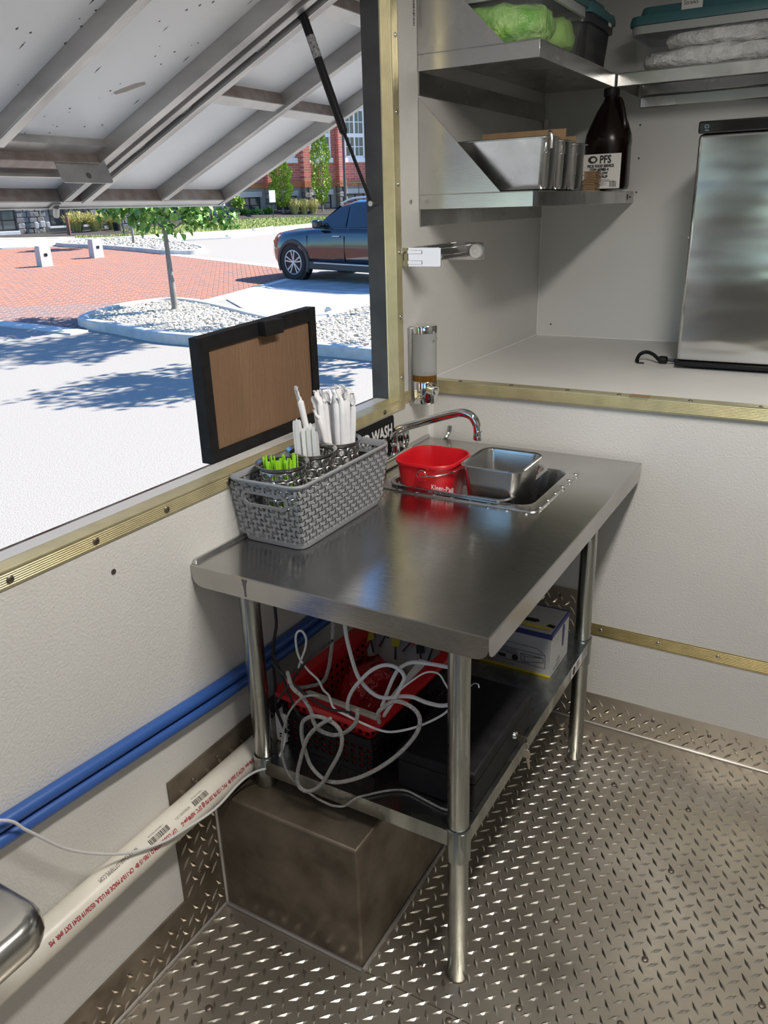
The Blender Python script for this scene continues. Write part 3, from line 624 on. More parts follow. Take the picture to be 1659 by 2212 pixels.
# green stirrers
zb = bz0 + .007; z1c = bz0 + .165
for i in range(26):
    cx, cy = cups[0]; s_ = -.038 + .056 * i / 21 if i < 22 else .022 + .004 * (i - 22); q_ = -.012 - .012 * cos(s_ * 40) + random.uniform(-.006, .016)
    top = V((cx + .867 * s_ - .498 * q_, cy + .498 * s_ + .867 * q_, z1c + random.uniform(.004, .019))); lean = V((random.uniform(-.12, .05), random.uniform(-.05, .07), 1)).normalized()
    bot = top - lean * .14
    bot = V((cx + (bot.x - cx) * .7, cy + (bot.y - cy) * .7, max(bot.z, zb)))
    b = B(); ang = random.uniform(0, pi); w = V((cos(ang), sin(ang), 0)) * .0032; d = V((-sin(ang), cos(ang), 0)) * .0009
    b.loft([[bot - w * .7 - d, bot + w * .7 - d, bot + w * .7 + d, bot - w * .7 + d], [top - w - d, top + w - d, top + w + d, top - w + d], [top + V((0, 0, .0025)) - w * .6 - d, top + V((0, 0, .0025)) + w * .6 - d, top + V((0, 0, .0025)) + w * .6 + d, top + V((0, 0, .0025)) - w * .6 + d]])
    tag(obj('drink_stirrer', b, 'green_pl'), 'lime green stirrer in the nearest perforated steel cup', 'stirrer', 'green stirrers in the cup')
# white cutlery handles
for i, (sx, dq, h, bs) in enumerate([(-.032, -.020, .073, -.028), (-.026, -.022, .077, -.024), (-.021, -.018, .074, -.018), (-.014, -.024, .055, -.008), (-.008, -.020, .062, -.006), (-.002, -.026, .058, .0), (.003, -.020, .066, .008), (.010, -.026, .060, .012), (.015, -.018, .046, .020)]):
    cx, cy = cups[1]; top = V((cx + .867 * sx - .498 * dq, cy + .498 * sx + .867 * dq, z1c + h)); bot = V((cx + .867 * bs - .498 * dq * .8, cy + .498 * bs + .867 * dq * .8, zb + .003)); ang = .52 + random.uniform(-.3, .3)
    w = V((cos(ang), sin(ang), 0)); d = V((-sin(ang), cos(ang), 0)); rings = []
    for t_, ww in ((0, .003), (.3, .0034), (.75, .0046), (.93, .0046), (.985, .0034), (1, .0012)):
        p = bot.lerp(top, t_); rings.append([p - w * ww - d * .0006, p + d * .0011, p + w * ww - d * .0006, p + w * ww - d * .0016, p - w * ww - d * .0016])
    b = B(); b.loft(rings); tag(obj('cutlery_handle', b, 'white_pl'), 'white plastic cutlery standing in the middle perforated steel cup', 'cutlery', 'white cutlery in the cup')
# paper wrapped straws
def straw(bot, top, label, grp, seed, r=.0073):
    rnd = random.Random(seed); bot, top = V(bot), V(top); ax = (top - bot).normalized(); a = ax.orthogonal().normalized(); c = ax.cross(a); L = (top - bot).length; rings = []
    for k in range(9):
        t_ = k / 8; rad = r * (1 + .08 * rnd.uniform(-1, 1)); rings.append([bot + ax * (L * .9 * t_) + (a * cos(2 * pi * i / 10) + c * sin(2 * pi * i / 10)) * rad for i in range(10)])
    sq = rnd.uniform(0, pi); fl = a * cos(sq) + c * sin(sq); pe = ax.cross(fl); off = V((0, 0, 0))
    for k, (t_, wf, wt_) in enumerate(((.93, 1.0, .8), (.955, 1.15, .35), (.98, 1.25, .2), (1.0, 1.3, .12), (1.02, 1.1, .08))):
        off = off + (fl * rnd.uniform(-1, 1) + pe * rnd.uniform(-1, 1)) * r * .3 - V((.0012, 0, 0)); ctr = bot + ax * L * t_ + off
        rings.append([ctr + (fl * cos(2 * pi * i / 10) * wf + pe * (sin(2 * pi * i / 10) * wt_ + .35 * (1 - wt_) * sin(i * 2.6 + k))) * r + ax * rnd.uniform(-1, 1) * r * .35 for i in range(10)])
    b = B(); b.loft(rings); tag(obj('wrapped_straw', b, 'paper', smooth=50), label, 'straw', grp)
cx, cy = cups[2]; SL = 'upright paper-wrapped straw in the farthest perforated steel cup'; k = 0
rh, dh = V((.867, .498, 0)), V((-.498, .867, 0)); c0 = V((cx, cy, 0))
for sx, bx_, dq, h in [(-.047, -.022, -.004, .098), (-.042, -.026, .018, .104), (-.036, -.016, -.014, .110), (-.030, -.010, .012, .106), (-.024, -.012, -.008, .112), (-.018, -.004, .020, .104), (-.004, .000, .010, .110), (.003, .006, -.012, .112), (.010, .008, .008, .120), (.017, .012, -.014, .116), (.023, .014, .016, .114), (.029, .020, -.006, .118), (.036, .022, .010, .110), (.044, .026, .0, .100)]:
    k += 1; pb = c0 + rh * bx_ + dh * (dq * .8); pt = c0 + rh * sx + dh * dq
    straw((pb.x, pb.y, zb + .002), (pt.x, pt.y, z1c + h), SL, 'upright straws in the cup', k)
straw((cx + .012, cy - .012, zb + .003), (cx - .020, cy - .044, z1c + .076), 'paper-wrapped straw slanting left at the front of the farthest steel cup', None, 40)
straw((cups[1][0] + .006, cups[1][1] + .030, zb + .003), (cups[1][0] - .036, cups[1][1] + .012, z1c + .132), 'lone paper-wrapped straw leaning left in the middle steel cup', None, 41)
# ================================================================ UNDER THE TABLE
SZ = .4085
def crate(name, x0, x1, y0, y1, z0, z1, mat, label, rim=.014, holes=True, rot=0):
    c = V(((x0 + x1) / 2, (y0 + y1) / 2, 0)); mt = M.Translation(c) @ M.Rotation(rot, 4, 'Z') @ M.Translation(-c)
    t = thing(name, (c.x, c.y, z0), label, 'crate')
    b = B(); b.box((x0 + .01, y0 + .01, z0), (x1 - .01, y1 - .01, z0 + .004)); b.xf(mt); obj('crate_floor', b, mat, t)
    b = B(); th = .003
    def wall(o, ex, L, n):
        o, ex = V(o), V(ex); up = V((0, 0, 1)); nr = ex.cross(up)
        def slab(a0, a1, c0, c1): p = [o + ex * a0 + up * c0, o + ex * a1 + up * c0, o + ex * a1 + up * c1, o + ex * a0 + up * c1]; b.loft([p, [q - nr * th for q in p]])
        h = z1 - z0
        rows = 4 if holes else 0; cols = n
        if not holes: slab(0, L, 0, h); return
        slab(0, L, 0, h * .16); slab(0, L, h * .80, h)
        rh = h * .64 / rows
        for r_ in range(rows):
            c0 = h * .16 + r_ * rh; slab(0, L, c0 + rh * .55, c0 + rh)
        for k in range(cols + 1):
            a0 = L * k / cols; slab(max(0, a0 - L * .22 / cols), min(L, a0 + L * .22 / cols), h * .16, h * .8)
    wall((x0, y0, z0), (1, 0, 0), x1 - x0, 12); wall((x1, y0, z0), (0, 1, 0), y1 - y0, 16); wall((x1, y1, z0), (-1, 0, 0), x1 - x0, 12); wall((x0, y1, z0), (0, -1, 0), y1 - y0, 16)
    b.xf(mt); obj('crate_wall', b, mat, t)
    b = B(); cx, cy, w, h = c.x, c.y, x1 - x0, y1 - y0
    b.loft([rr(cx, cy, w, h, .012, z1 - .012), rr(cx, cy, w + 2 * rim, h + 2 * rim, .02, z1 - .012), rr(cx, cy, w + 2 * rim, h + 2 * rim, .02, z1), rr(cx, cy, w - .004, h - .004, .01, z1 + .001)], False, False, closed=True); b.xf(mt); obj('rim', b, mat, t, smooth=40); return t
crate('perforated_crate', .118, .365, -.975, -.60, SZ, .505, 'black', 'low black perforated crate on the table shelf under the red crate', rot=R(-3), rim=.004)
crate('red_crate', .127, .356, -.966, -.609, SZ + .006, .552, 'red_dk', 'red plastic crate nested in the black one on the shelf', holes=True, rot=R(-3), rim=.026)
b = B(); ico = []
rnd = random.Random(3)
for k in range(10):
    z = k / 9; ico.append([(.235 + (.080 * (1 - .6 * z * z)) * cos(a) * (1 + .12 * sin(3 * a + k)) , -.80 + (.105 * (1 - .55 * z * z)) * sin(a) * (1 + .1 * sin(5 * a + 2 * k)), .428 + .13 * z + .008 * sin(4 * a + k)) for a in [2 * pi * i / 24 for i in range(24)]])
b.loft(ico); tag(obj('red_bag', b, pm('red film bag', (.30, .008, .012), .22, bump=1, bscale=22, bdist=.02), smooth=60), 'crumpled dark red plastic bag lying in the red crate', 'bag')
fb = thing('printed_cloth', (.22, -.64, .5), 'white cloth printed with kitchen utensils at the back of the red crate', 'cloth')
b = B(); G = 12
vs = [(.125 + .215 * i / G, -.655 + .010 * sin(i * 1.3) + .05 * (j / 6) , .455 + .115 * j / 6 + .006 * sin(i * .9 + j)) for j in range(7) for i in range(G + 1)]
b.add(vs, [(j * (G + 1) + i, j * (G + 1) + i + 1, (j + 1) * (G + 1) + i + 1, (j + 1) * (G + 1) + i) for j in range(6) for i in range(G)]); o = obj('cloth_sheet', b, 'boxw', fb, smooth=60); o.modifiers.new('s', 'SOLIDIFY').thickness = .002
fm = lambda x, y: V((x, -.661 + .05 * (y - .455) / .115 - .006, y))
def icon(pts, mat, nm='utensil_print'):
    b = B(); b.add([fm(*p) for p in pts], [tuple(range(len(pts)))]); obj(nm, b, mat, fb, smooth=0)
for k, x in enumerate((.150, .186, .222, .258, .294, .322)):
    y = .515 + .018 * (k % 2); a = (.5, -.4, .2, -.6, .3, -.2)[k]; T = lambda u, v: (x + u * cos(a) - v * sin(a), y + u * sin(a) + v * cos(a))
    icon([T(-.003, -.026), T(.003, -.026), T(.002, .004), T(-.002, .004)], 'black_ink')
    icon([T(-.011, .004), T(.011, .004), T(.013, .026), T(-.010, .024)], ('boxyel', 'black_ink', 'boxyel', 'red_pl', 'black_ink', 'boxyel')[k])
b = B(); b.hexa([(.165, -.958, .545), (.172, -.945, .545), (.365, -.957, .549), (.360, -.972, .549), (.165, -.958, .556), (.172, -.945, .556), (.365, -.957, .560), (.360, -.972, .560)]); tag(obj('cream_strip', b, pm('cream plastic', (.55, .53, .45), .5), bev=.002), 'flat cream plastic strip across the front rim of the red crate', 'strip')
b = B(); b.hexa([(.330, -.870, .528), (.345, -.872, .528), (.353, -.715, .548), (.330, -.715, .548), (.330, -.870, .535), (.345, -.872, .535), (.353, -.715, .556), (.330, -.715, .556)]); tag(obj('white_sleeve', b, 'white_pl', bev=.002), 'flat white sleeve lying along the right side of the red crate', 'sleeve')
lb = thing('cash_box', (.5, -.81, SZ), 'matte black metal lock box with keys on the table shelf', 'box')
b = B(); b.box((.412, -.975, SZ), (.588, -.645, SZ + .066)); obj('box_base', b, 'blackm', lb, bev=.004)
b = B(); b.box((.409, -.978, SZ + .0675), (.591, -.642, SZ + .094)); obj('box_lid', b, 'blackm', lb, bev=.007, seg=3)
b = B(); b.tube([(.46, -.80, SZ + .094), (.46, -.80, SZ + .102), (.46, -.705, SZ + .104), (.47, -.69, SZ + .103), (.475, -.692, SZ + .096)], .0022, 8); obj('lid_handle', b, 'chrome', lb)
b = B(); b.cyl((.588, -.757, SZ + .046), (.595, -.757, SZ + .046), .0095, .008, 20); lo = obj('lock_barrel', b, 'chrome', lb, bev=.001)
ky = thing('key_pair', (.6, -.757, SZ + .03), 'pair of small keys hanging from the lock of the black box', 'keys')
b = B(); b.prism([(p[0], p[1]) for p in rr(.609, SZ + .041, .022, .016, .005, 0)], -.758, -.7562, lambda x, z, d: (x, d, z)); b.box((.594, -.758, SZ + .043), (.60, -.7562, SZ + .049)); obj('key', b, 'oldscrew', ky)
b = B(); b.tube([(.617 + .006 * cos(a), -.757, SZ + .026 + .008 * sin(a)) for a in [k * 2 * pi / 12 for k in range(13)]], .0009, 6, raw=True); obj('key_ring', b, 'chrome', ky)
b = B(); b.prism([(p[0], p[1]) for p in rr(.619, SZ + .006, .021, .022, .006, 0)], -.7585, -.7568, lambda x, z, d: (x + (SZ - z) * .12, d, z)); b.hexa([(.619, -.7583, SZ - .006), (.627, -.7583, SZ - .006), (.627, -.757, SZ - .006), (.619, -.757, SZ - .006), (.626, -.7583, SZ - .034), (.630, -.7583, SZ - .030), (.630, -.757, SZ - .030), (.626, -.757, SZ - .034)]); obj('key', b, pm('nickel key', (.62, .55, .45), .35, .9), ky, bev=.0004)
# printed carton
fx = thing('film_carton', (.41, -.36, SZ), 'white and blue carton of food film on the back of the table shelf', 'carton'); FZ = SZ + .128
b = B(); b.box((.245, -.432, SZ), (.5635, -.290, FZ)); obj('carton_body', b, 'boxw', fx, bev=.002)
b = B(); b.box((.245, -.4326, FZ - .016), (.5641, -.4320, FZ - .001)); b.box((.5635, -.4326, FZ - .012), (.5641, -.290, FZ - .001)); b.box((.560, -.4326, FZ + .0002), (.5641, -.29, FZ + .0012)); b.box((.245, -.294, FZ), (.5641, -.2895, FZ + .001)); obj('blue_edge', b, 'boxblue', fx)
b = B(); b.box((.245, -.4326, SZ), (.5638, -.4320, SZ + .006)); 
zz = [(.245, -.412)] + [(.27 + i * .014, -.416 + (.0025 if i % 2 else -.002)) for i in range(20)] + [(.552, -.412), (.552, -.402), (.245, -.402)]
b.prism(zz, FZ + .0006, FZ + .0014, lambda x, y, d: (x, y, d)); obj('yellow_edge', b, 'boxyel', fx)
b = B(); b.prism([(.30, -.398), (.50, -.388), (.512, -.380), (.505, -.370), (.47, -.372), (.30, -.375)], FZ + .0004, FZ + .0012, lambda x, y, d: (x, y, d)); b.prism([(.535, -.396), (.556, -.400), (.558, -.386), (.54, -.384)], FZ + .0004, FZ + .0012, lambda x, y, d: (x, y, d)); obj('torn_slot', b, 'black', fx)
b = B()
def line(b, p, q, w, y): 
    p, q = V((p[0], y, p[1])), V((q[0], y, q[1])); d = (q - p).normalized(); n = V((-d.z, 0, d.x)) * w; b.add([p - n, q - n, q + n, p + n], [(0, 1, 2, 3)])
yf = -.4329; w = .0006
for p, q in [((.415, SZ + .024), (.548, SZ + .024)), ((.548, SZ + .024), (.548, SZ + .062)), ((.548, SZ + .062), (.415, SZ + .062)), ((.415, SZ + .062), (.415, SZ + .024)), ((.548, SZ + .062), (.525, SZ + .078)), ((.525, SZ + .078), (.425, SZ + .080)), ((.425, SZ + .080), (.40, SZ + .070)), ((.40, SZ + .07), (.415, SZ + .062)), ((.455, SZ + .028), (.508, SZ + .028)), ((.440, SZ + .046), (.472, SZ + .046)),
             ((.482, SZ + .034), (.492, SZ + .030)), ((.492, SZ + .030), (.543, SZ + .040)), ((.543, SZ + .040), (.543, SZ + .053)), ((.543, SZ + .053), (.482, SZ + .053)), ((.482, SZ + .053), (.482, SZ + .034)), ((.492, SZ + .030), (.492, SZ + .046)), ((.492, SZ + .046), (.543, SZ + .053)), ((.482, SZ + .053), (.492, SZ + .046))]: line(b, p, q, w, yf)
b.lathe([(.0085, 0), (.0085, .0002)], n=18); c0 = len(b.v) - 36
for i in range(c0, c0 + 36): x, y, z = b.v[i]; b.v[i] = (.466 + x, yf - z, SZ + .036 + y)
b.box((.42, yf - .0002, SZ + .030), (.440, yf, SZ + .040)); obj('carton_drawing', b, 'black_ink', fx, smooth=0)
b = B()
b.prism([(.560 - .0, 0)] and [(-.345, SZ + .05), (-.335, SZ + .05), (-.330, SZ + .085), (-.338, SZ + .092), (-.347, SZ + .085)], .5643, .5646, lambda y, z, d: (d, y, z)); b.lathe([(.012, 0), (.012, .0004)], n=20); c0 = len(b.v) - 40
for i in range(c0, c0 + 40): x, y, z = b.v[i]; b.v[i] = (.5643 + z, -.338 + x * .8, SZ + .098 + y * 1.3)
obj('carton_drawing', b, 'boxblue', fx, smooth=0)
text('lettering', '12"x 2000\'', .009, 'black_ink', fx, frame((.432, yf, SZ + .0535), (1, 0, 0), (0, 0, 1)))
text('lettering', 'Food Service Film', .0085, 'black_ink', fx, frame((.425, yf, SZ + .0475), (1, 0, 0), (0, 0, 1)), narrow=.8)
text('lettering', 'College Point, NY  11356', .0085, 'black_ink', fx, frame((.385, yf, SZ + .012), (1, 0, 0), (0, 0, 1)), narrow=.9)
text('lettering', 'FOOD SERVICE FILM', .0095, 'black_ink', fx, frame((.5644, -.415, SZ + .012), (0, 1, 0), (0, 0, 1)), narrow=.7)
text('lettering', "12\"x 2000'", .010, 'black_ink', fx, frame((.5644, -.395, SZ + .026), (0, 1, 0), (0, 0, 1)), narrow=.8)
b = B(); b.box((.330, -.585, SZ), (.405, -.580, SZ + .105)); tag(obj('orange_folder', b, 'orange', bev=.001), 'upright orange card between the black lock box and the carton', 'card')
# adapter and cables
ad = thing('power_adapter', (.10, -.955, .45), 'white plug-in power adapter hanging behind the left table leg', 'adapter')
b = B(); b.box((.088, -.975, SZ + .002), (.118, -.945, .487)); obj('adapter_body', b, 'white_pl', ad, bev=.004)
b = B(); b.box((.100, -.9765, .425), (.108, -.975, .428)); b.box((.100, -.9765, .432), (.108, -.975, .435)); obj('slot', b, 'black', ad)
def cable(nm, pts, r, mat, label, grp=None, n=8): b = B(); b.tube(pts, r, n); return tag(obj(nm, b, mat), label, 'cable', grp)
cable('braided_cable', [(.24, -.93, .835), (.235, -.93, .721), (.226, -.93, .661), (.215, -.93, .611), (.192, -.93, .57), (.16, -.99, .585), (.19, -1.04, .66), (.211, -1.055, .638), (.232, -1.055, .624), (.249, -1.055, .605), (.257, -1.055, .584), (.259, -1.055, .569), (.273, -1.055, .553), (.306, -1.055, .552), (.337, -1.055, .569), (.362, -1.055, .598), (.369, -1.055, .621), (.366, -1.05, .634)], .0043, 'braid', 'grey braided cable hanging from under the table top into a loop')
cable('braided_cable', [(.317, -1.074, .608), (.285, -1.074, .579), (.258, -1.073, .545), (.242, -1.073, .508), (.23, -1.072, .472), (.22, -1.072, .436), (.22, -1.072, .403), (.239, -1.071, .394), (.265, -1.071, .411), (.286, -1.07, .438), (.306, -1.07, .477), (.327, -1.07, .518), (.338, -1.07, .552), (.336, -1.07, .581), (.319, -1.07, .596), (.289, -1.07, .6), (.264, -1.07, .592), (.243, -1.068, .573), (.235, -1.066, .548), (.234, -1.064, .523), (.239, -1.062, .487), (.249, -1.06, .455), (.276, -1.058, .433), (.307, -1.057, .434), (.35, -1.056, .457), (.393, -1.056, .49), (.437, -1.056, .533), (.474, -1.055, .578), (.501, -1.055, .622), (.509, -1.054, .652), (.502, -1.054, .672), (.481, -1.054, .682), (.456, -1.053, .68), (.434, -1.053, .663), (.416, -1.052, .64), (.404, -1.03, .6)], .0043, 'braid', 'grey braided cable coiled in big loops in front of the red crate')
cable('thick_cable', [(.296, -.98, .84), (.301, -.98, .754), (.309, -.98, .71), (.322, -.98, .664), (.339, -.98, .639), (.365, -.98, .623), (.391, -.98, .623), (.426, -.98, .638), (.454, -.98, .645), (.49, -.98, .642), (.528, -.98, .649), (.56, -.95, .66)], .0042, 'cable_w', 'thick white cable hanging from the table and swinging right')
cable('thick_cable', [(.307, -.995, .566), (.307, -.995, .596), (.32, -.995, .628), (.343, -.995, .661), (.37, -.995, .692), (.4, -.995, .712), (.428, -.995, .714), (.444, -.995, .699), (.438, -.995, .678), (.423, -.995, .644), (.399, -.995, .599), (.38, -.97, .57)], .0040, 'cable_w', 'thick white cable arching over the middle of the red crate')
cable('thick_cable', [(.566, -.96, .727), (.542, -.965, .728), (.52, -.965, .726), (.488, -.965, .723), (.447, -.965, .715), (.419, -.965, .695), (.404, -.965, .671), (.389, -.965, .634), (.372, -.965, .587)], .0040, 'cable_w', 'thick white cable dropping into the right side of the red crate')
cable('thin_cable', [(.2, -1.015, .66), (.208, -1.015, .68), (.222, -1.015, .714), (.225, -1.015, .738), (.215, -1.015, .752), (.202, -1.015, .743), (.198, -1.015, .719), (.205, -1.017, .688), (.226, -1.018, .664), (.249, -1.015, .644), (.26, -1.015, .624), (.278, -1.02, .617), (.295, -1.03, .599), (.331, -1.035, .595), (.372, -1.035, .588), (.413, -1.03, .582), (.444, -1.025, .589), (.486, -1.015, .609), (.526, -1.0, .636), (.544, -.99, .656), (.56, -.97, .675)], .0024, 'cable_w', 'thin white cable with a tall narrow loop at its left')
cable('thin_cable', [(.553, -1.0, .688), (.537, -1.0, .711), (.524, -1.0, .729), (.506, -1.0, .73), (.485, -1.0, .718), (.452, -1.0, .685), (.438, -1.0, .669)], .0018, 'cable_w', 'short thin white cable arching beside the front table leg')
cable('black_cable', [(.13, -.99, .835), (.13, -.99, .766), (.129, -.99, .73), (.118, -.99, .685), (.108, -.985, .631), (.103, -.98, .571), (.104, -.985, .514), (.120, -.99, .479), (.140, -1.0, .465)], .0034, 'cable_k', 'black cable hanging straight down beside the left table leg')
cable('black_cable', [(.122, -1.005, .672), (.136, -1.005, .642), (.154, -1.005, .592), (.171, -1.005, .55), (.185, -1.005, .526)], .003, 'cable_k', 'black cable slanting down across the left corner of the red crate')
cable('black_cable', [(.299, -1.025, .757), (.268, -1.025, .728), (.224, -1.025, .682), (.174, -1.025, .61), (.143, -1.025, .563)], .0028, 'cable_k', 'thin black cable rising to the right under the table edge')
cable('black_cable', [(.15, -1.035, .675), (.157, -1.035, .659), (.22, -1.035, .62), (.281, -1.035, .597), (.326, -1.03, .6), (.345, -1.01, .575)], .0028, 'cable_k', 'black cable lying on the front rim of the red crate')
cable('grey_cord', [(.28, -1.06, .642), (.255, -1.06, .634), (.232, -1.06, .618), (.2, -1.06, .574), (.181, -1.06, .521), (.172, -1.06, .464), (.18, -1.06, .421), (.204, -1.06, .394), (.232, -1.06, .382), (.261, -1.06, .374), (.286, -1.06, .371), (.305, -1.06, .373), (.33, -1.06, .384), (.355, -1.055, .410), (.372, -1.038, .4125), (.405, -1.005, .4125), (.436, -.988, .4125), (.465, -.99, .4125), (.493, -.995, .4125), (.532, -1.0, .4125), (.556, -.995, .4125)], .0024, 'braid', 'thin grey cord drooping over the front edge of the table shelf')
# ================================================================ BASIN at the left edge
sb = thing('steel_basin', (.115, -1.9, .535), 'rounded stainless basin corner at the left edge above the drain pipe', 'basin')
b = B(); cx, cy, w, h = .112, -1.91, .185, .52
b.loft([rr(cx, cy, w - .06, h - .06, .02, .535), rr(cx, cy, w - .03, h - .03, .035, .538), rr(cx, cy, w - .010, h - .010, .045, .548), rr(cx, cy, w, h, .05, .565), rr(cx, cy, w - .004, h - .004, .05, .585), rr(cx, cy, w - .02, h - .02, .045, .597), rr(cx, cy, w - .04, h - .04, .04, .60)]); obj('basin_shell', b, 'steel', sb, smooth=60)
b = B(); b.box((.0005, -1.95, .545), (.03, -1.85, .585)); obj('wall_bracket', b, 'steel', sb)
# ================================================================ SHELVES in the nose
def shelf(name, x0, x1, y0, y1, z0, z1, label, side_plate=None, flange=None, sticker=False):
    t = thing(name, ((x0 + x1) / 2, (y0 + y1) / 2, z0), label, 'shelf')
    b = B(); b.box((x0, y0, z1 - .002), (x1, y1, z1)); b.box((x0, y0, z0), (x1, y0 + .002, z1 - .002)); b.box((x1 - .002, y0 + .002, z0), (x1, y1, z1 - .002)); b.box((x0, y0, z0), (x1, y0 + .012, z0 + .0015)); obj('shelf_board', b, 'steel_x', t, bev=.0008)
    if flange: b = B(); b.box(*flange); obj('wall_flange', b, 'steel', t)
    if side_plate: b = B(); b.prism(side_plate, y0 + .0005, y0 + .0025, lambda x, z, d: (x, d, z)); obj('end_plate', b, 'steel_x', t)
    return t
shelf('upper_shelf', .002, .3374, -.058, D - .004, 1.8965, 1.9369, 'upper stainless corner shelf carrying the bin of green bags', [(.002, 1.937), (.2445, 1.937), (.055, 2.118), (.002, 2.118)], ((.002, -.056, 1.842), (.004, D - .004, 1.8965)))
t = shelf('lower_shelf', .002, .3462, -.058, D - .004, 1.555, 1.594, 'lower stainless corner shelf carrying the jug and steel pans', [(.002, 1.594), (.2416, 1.594), (.002, 1.836)], ((.002, -.056, 1.512), (.004, D - .004, 1.555)))
b = B(); b.box((.3463, .84, 1.558), (.3467, .945, 1.592)); st = obj('maker_sticker', b, 'label', t)
b = B(); b.lathe([(.006, 0), (.010, 0), (.010, .0003), (.006, .0003)], n=14); b.xf(frame((.3468, .862, 1.575), (0, .8, 0), (0, 0, 1.4))); b.box((.3467, .885, 1.572), (.3469, .915, 1.577)); b.box((.3467, .92, 1.585), (.3469, .93, 1.588)); obj('sticker_print', b, 'black_ink', st, smooth=0)
b = B(); b.box((.3348, -.0625, 1.5555), (.3462, -.058, 1.594)); obj('dark_end_strip', b, 'dkgrey', t)  # dark strip at the front corner of the shelf
shelf('side_shelf', .342, 1.35, .6481, D - .004, 1.9, 1.9369, 'right stainless wall shelf carrying the bin of straws bags')
b = B(); b.box((.344, D - .010, 1.8605), (1.35, D - .003, 1.8965)); wf1 = thing('wall_channel', (.85, D, 1.86), 'pair of polished steel bands on the niche wall under the right shelf', 'steel band'); obj('lower_band', b, 'steel', wf1, bev=.003)
b = B(); b.box((.344, D - .012, 1.8985), (1.35, D - .0045, 1.9345)); obj('upper_band', b, 'steel', wf1, bev=.003)
wf1 = wf1
# corner screw clip
b = B(); b.box((.004, .936, 1.822), (.020, .950, 1.850)); b.box((.008, .934, 1.824), (.011, .936, 1.848)); tag(obj('corner_clip', b, 'white_pl', bev=.003), 'small white clip in the niche corner under the upper shelf', 'clip')
b = B(); b.box((0, -.0815, 1.985), (.0006, -.066, 2.09)); b2 = obj('bar_code_sticker', b, 'label', wall_l)
b = B(); z = 2.0
while z < 2.086: h = random.choice((.0012, .002, .003)); b.box((.0006, -.080, z), (.0009, -.070, z + h)); z += h + random.choice((.0012, .002))
obj('bar_code', b, 'black_ink', b2, smooth=0)
# steel pans on the lower shelf
LZ = 1.5945
for k, (y, lab) in enumerate(((.030, 'nearest long steel pan on the lower corner shelf with a hook'), (.136, 'middle long steel pan on the lower corner shelf'), (.242, 'farthest long steel pan on the lower corner shelf'))):
    p = pan('steel_pan', .222 + .006 * k, y,   .262, .088, LZ, LZ + .128 - .004 * k, .008, lab, mat='steel_x', r=.02, taper=.006, group='steel pans on the lower shelf', rot=R(-1.5 * k))
    b = B(); xx = .222 + .006 * k + .131
    b.prism([(xx - .020, y - .040), (xx - .004, y - .041), (xx + .001, y - .022), (xx - .012, y - .02)], LZ + .088, LZ + .118, lambda a, c, d: (a, c, d)); obj('corner_stop', b, 'steel', p, bev=.005)
b = B(); b.tube([(.352, -.0, LZ + .135), (.356, -.015, LZ + .137), (.364, -.028, LZ + .134), (.368, -.030, LZ + .122), (.368, -.030, LZ + .098)], .0042, 8); tag(obj('wire_hook', b, 'steel_x'), 'bent steel hook over the rim of the nearest shelf pan', 'hook')
b = B(); b.box((.10, .150, LZ + .03), (.345, .154, LZ + .156)); tag(obj('cardboard_sheet', b, 'card'), 'tall brown cardboard sheet standing in the middle shelf pan', 'cardboard')
b = B(); b.box((.13, .242, LZ + .03), (.345, .246, LZ + .142)); tag(obj('cardboard_sheet', b, 'card'), 'shorter brown cardboard piece standing in the farthest shelf pan', 'cardboard')
cp = thing('card_pad', (.34, .50, LZ), 'little pile of brown corrugated card leaning by the jug', 'card pile')
for i in range(12):
    b = B(); o_ = random.uniform(-.003, .003); b.box((.305 + o_, .465 + o_, LZ + i * .0048), (.344 + o_, .515 + o_, LZ + i * .0048 + .0036)); obj('card_layer', b, 'card', cp)
# syrup jug
jg = thing('syrup_jug', (.345, .62, LZ), 'dark brown syrup jug with white label on the lower corner shelf', 'jug'); jx, jy = .343, .625
jx = .333
b = B(); b.loft([rr(jx, jy, .10, .10, .03, LZ), rr(jx, jy, .130, .130, .04, LZ + .004), rr(jx, jy, .136, .136, .045, LZ + .015), rr(jx, jy, .136, .136, .05, LZ + .128), rr(jx, jy, .142, .142, .06, LZ + .145), rr(jx, jy, .140, .140, .065, LZ + .165), rr(jx, jy, .118, .118, .055, LZ + .195), rr(jx, jy, .082, .082, .04, LZ + .235), rr(jx, jy, .052, .052, .025, LZ + .258), rr(jx, jy, .042, .042, .0205, LZ + .268), rr(jx, jy, .040, .040, .0195, LZ + .277)]); obj('jug_body', b, 'jug', jg, smooth=60)
b = B(); b.tube([(jx + .018, jy - .012, LZ + .262), (jx + .032, jy - .02, LZ + .262), (jx + .044, jy - .026, LZ + .235), (jx + .055, jy - .032, LZ + .19), (jx + .050, jy - .03, LZ + .17)], .0085, 10); obj('jug_handle', b, 'jug', jg)
b = B(); b.lathe([(.0235, 0), (.0245, .003), (.0245, .021), (.021, .024)], (jx, jy, LZ + .2755), 24); obj('jug_cap', b, 'black', jg)
b = B(); b.box((jx - .058, jy - .0690, LZ + .006), (jx + .062, jy - .0684, LZ + .108)); lbp = obj('jug_label', b, 'label', jg); ly = jy - .0693
def ltxt(s, sz, x, z, bold=.0004, nar=.9): text('lettering', s, sz, 'black_ink', lbp, frame((x, ly, LZ + z), (1, 0, 0), (0, 0, 1)), narrow=nar, bold=bold)
ltxt('PFS', .032, jx - .006, .081, .0009, .8); ltxt('PECK FOOD SERVICE', .0115, jx - .044, .069, .0006, .78); ltxt('ITEM #0980-4', .0115, jx - .036, .0585, .0006, .9); ltxt('FLOW', .011, jx - .006, .048, .0006); ltxt('WHITE SYRUP', .011, jx - .040, .0375, .0006)
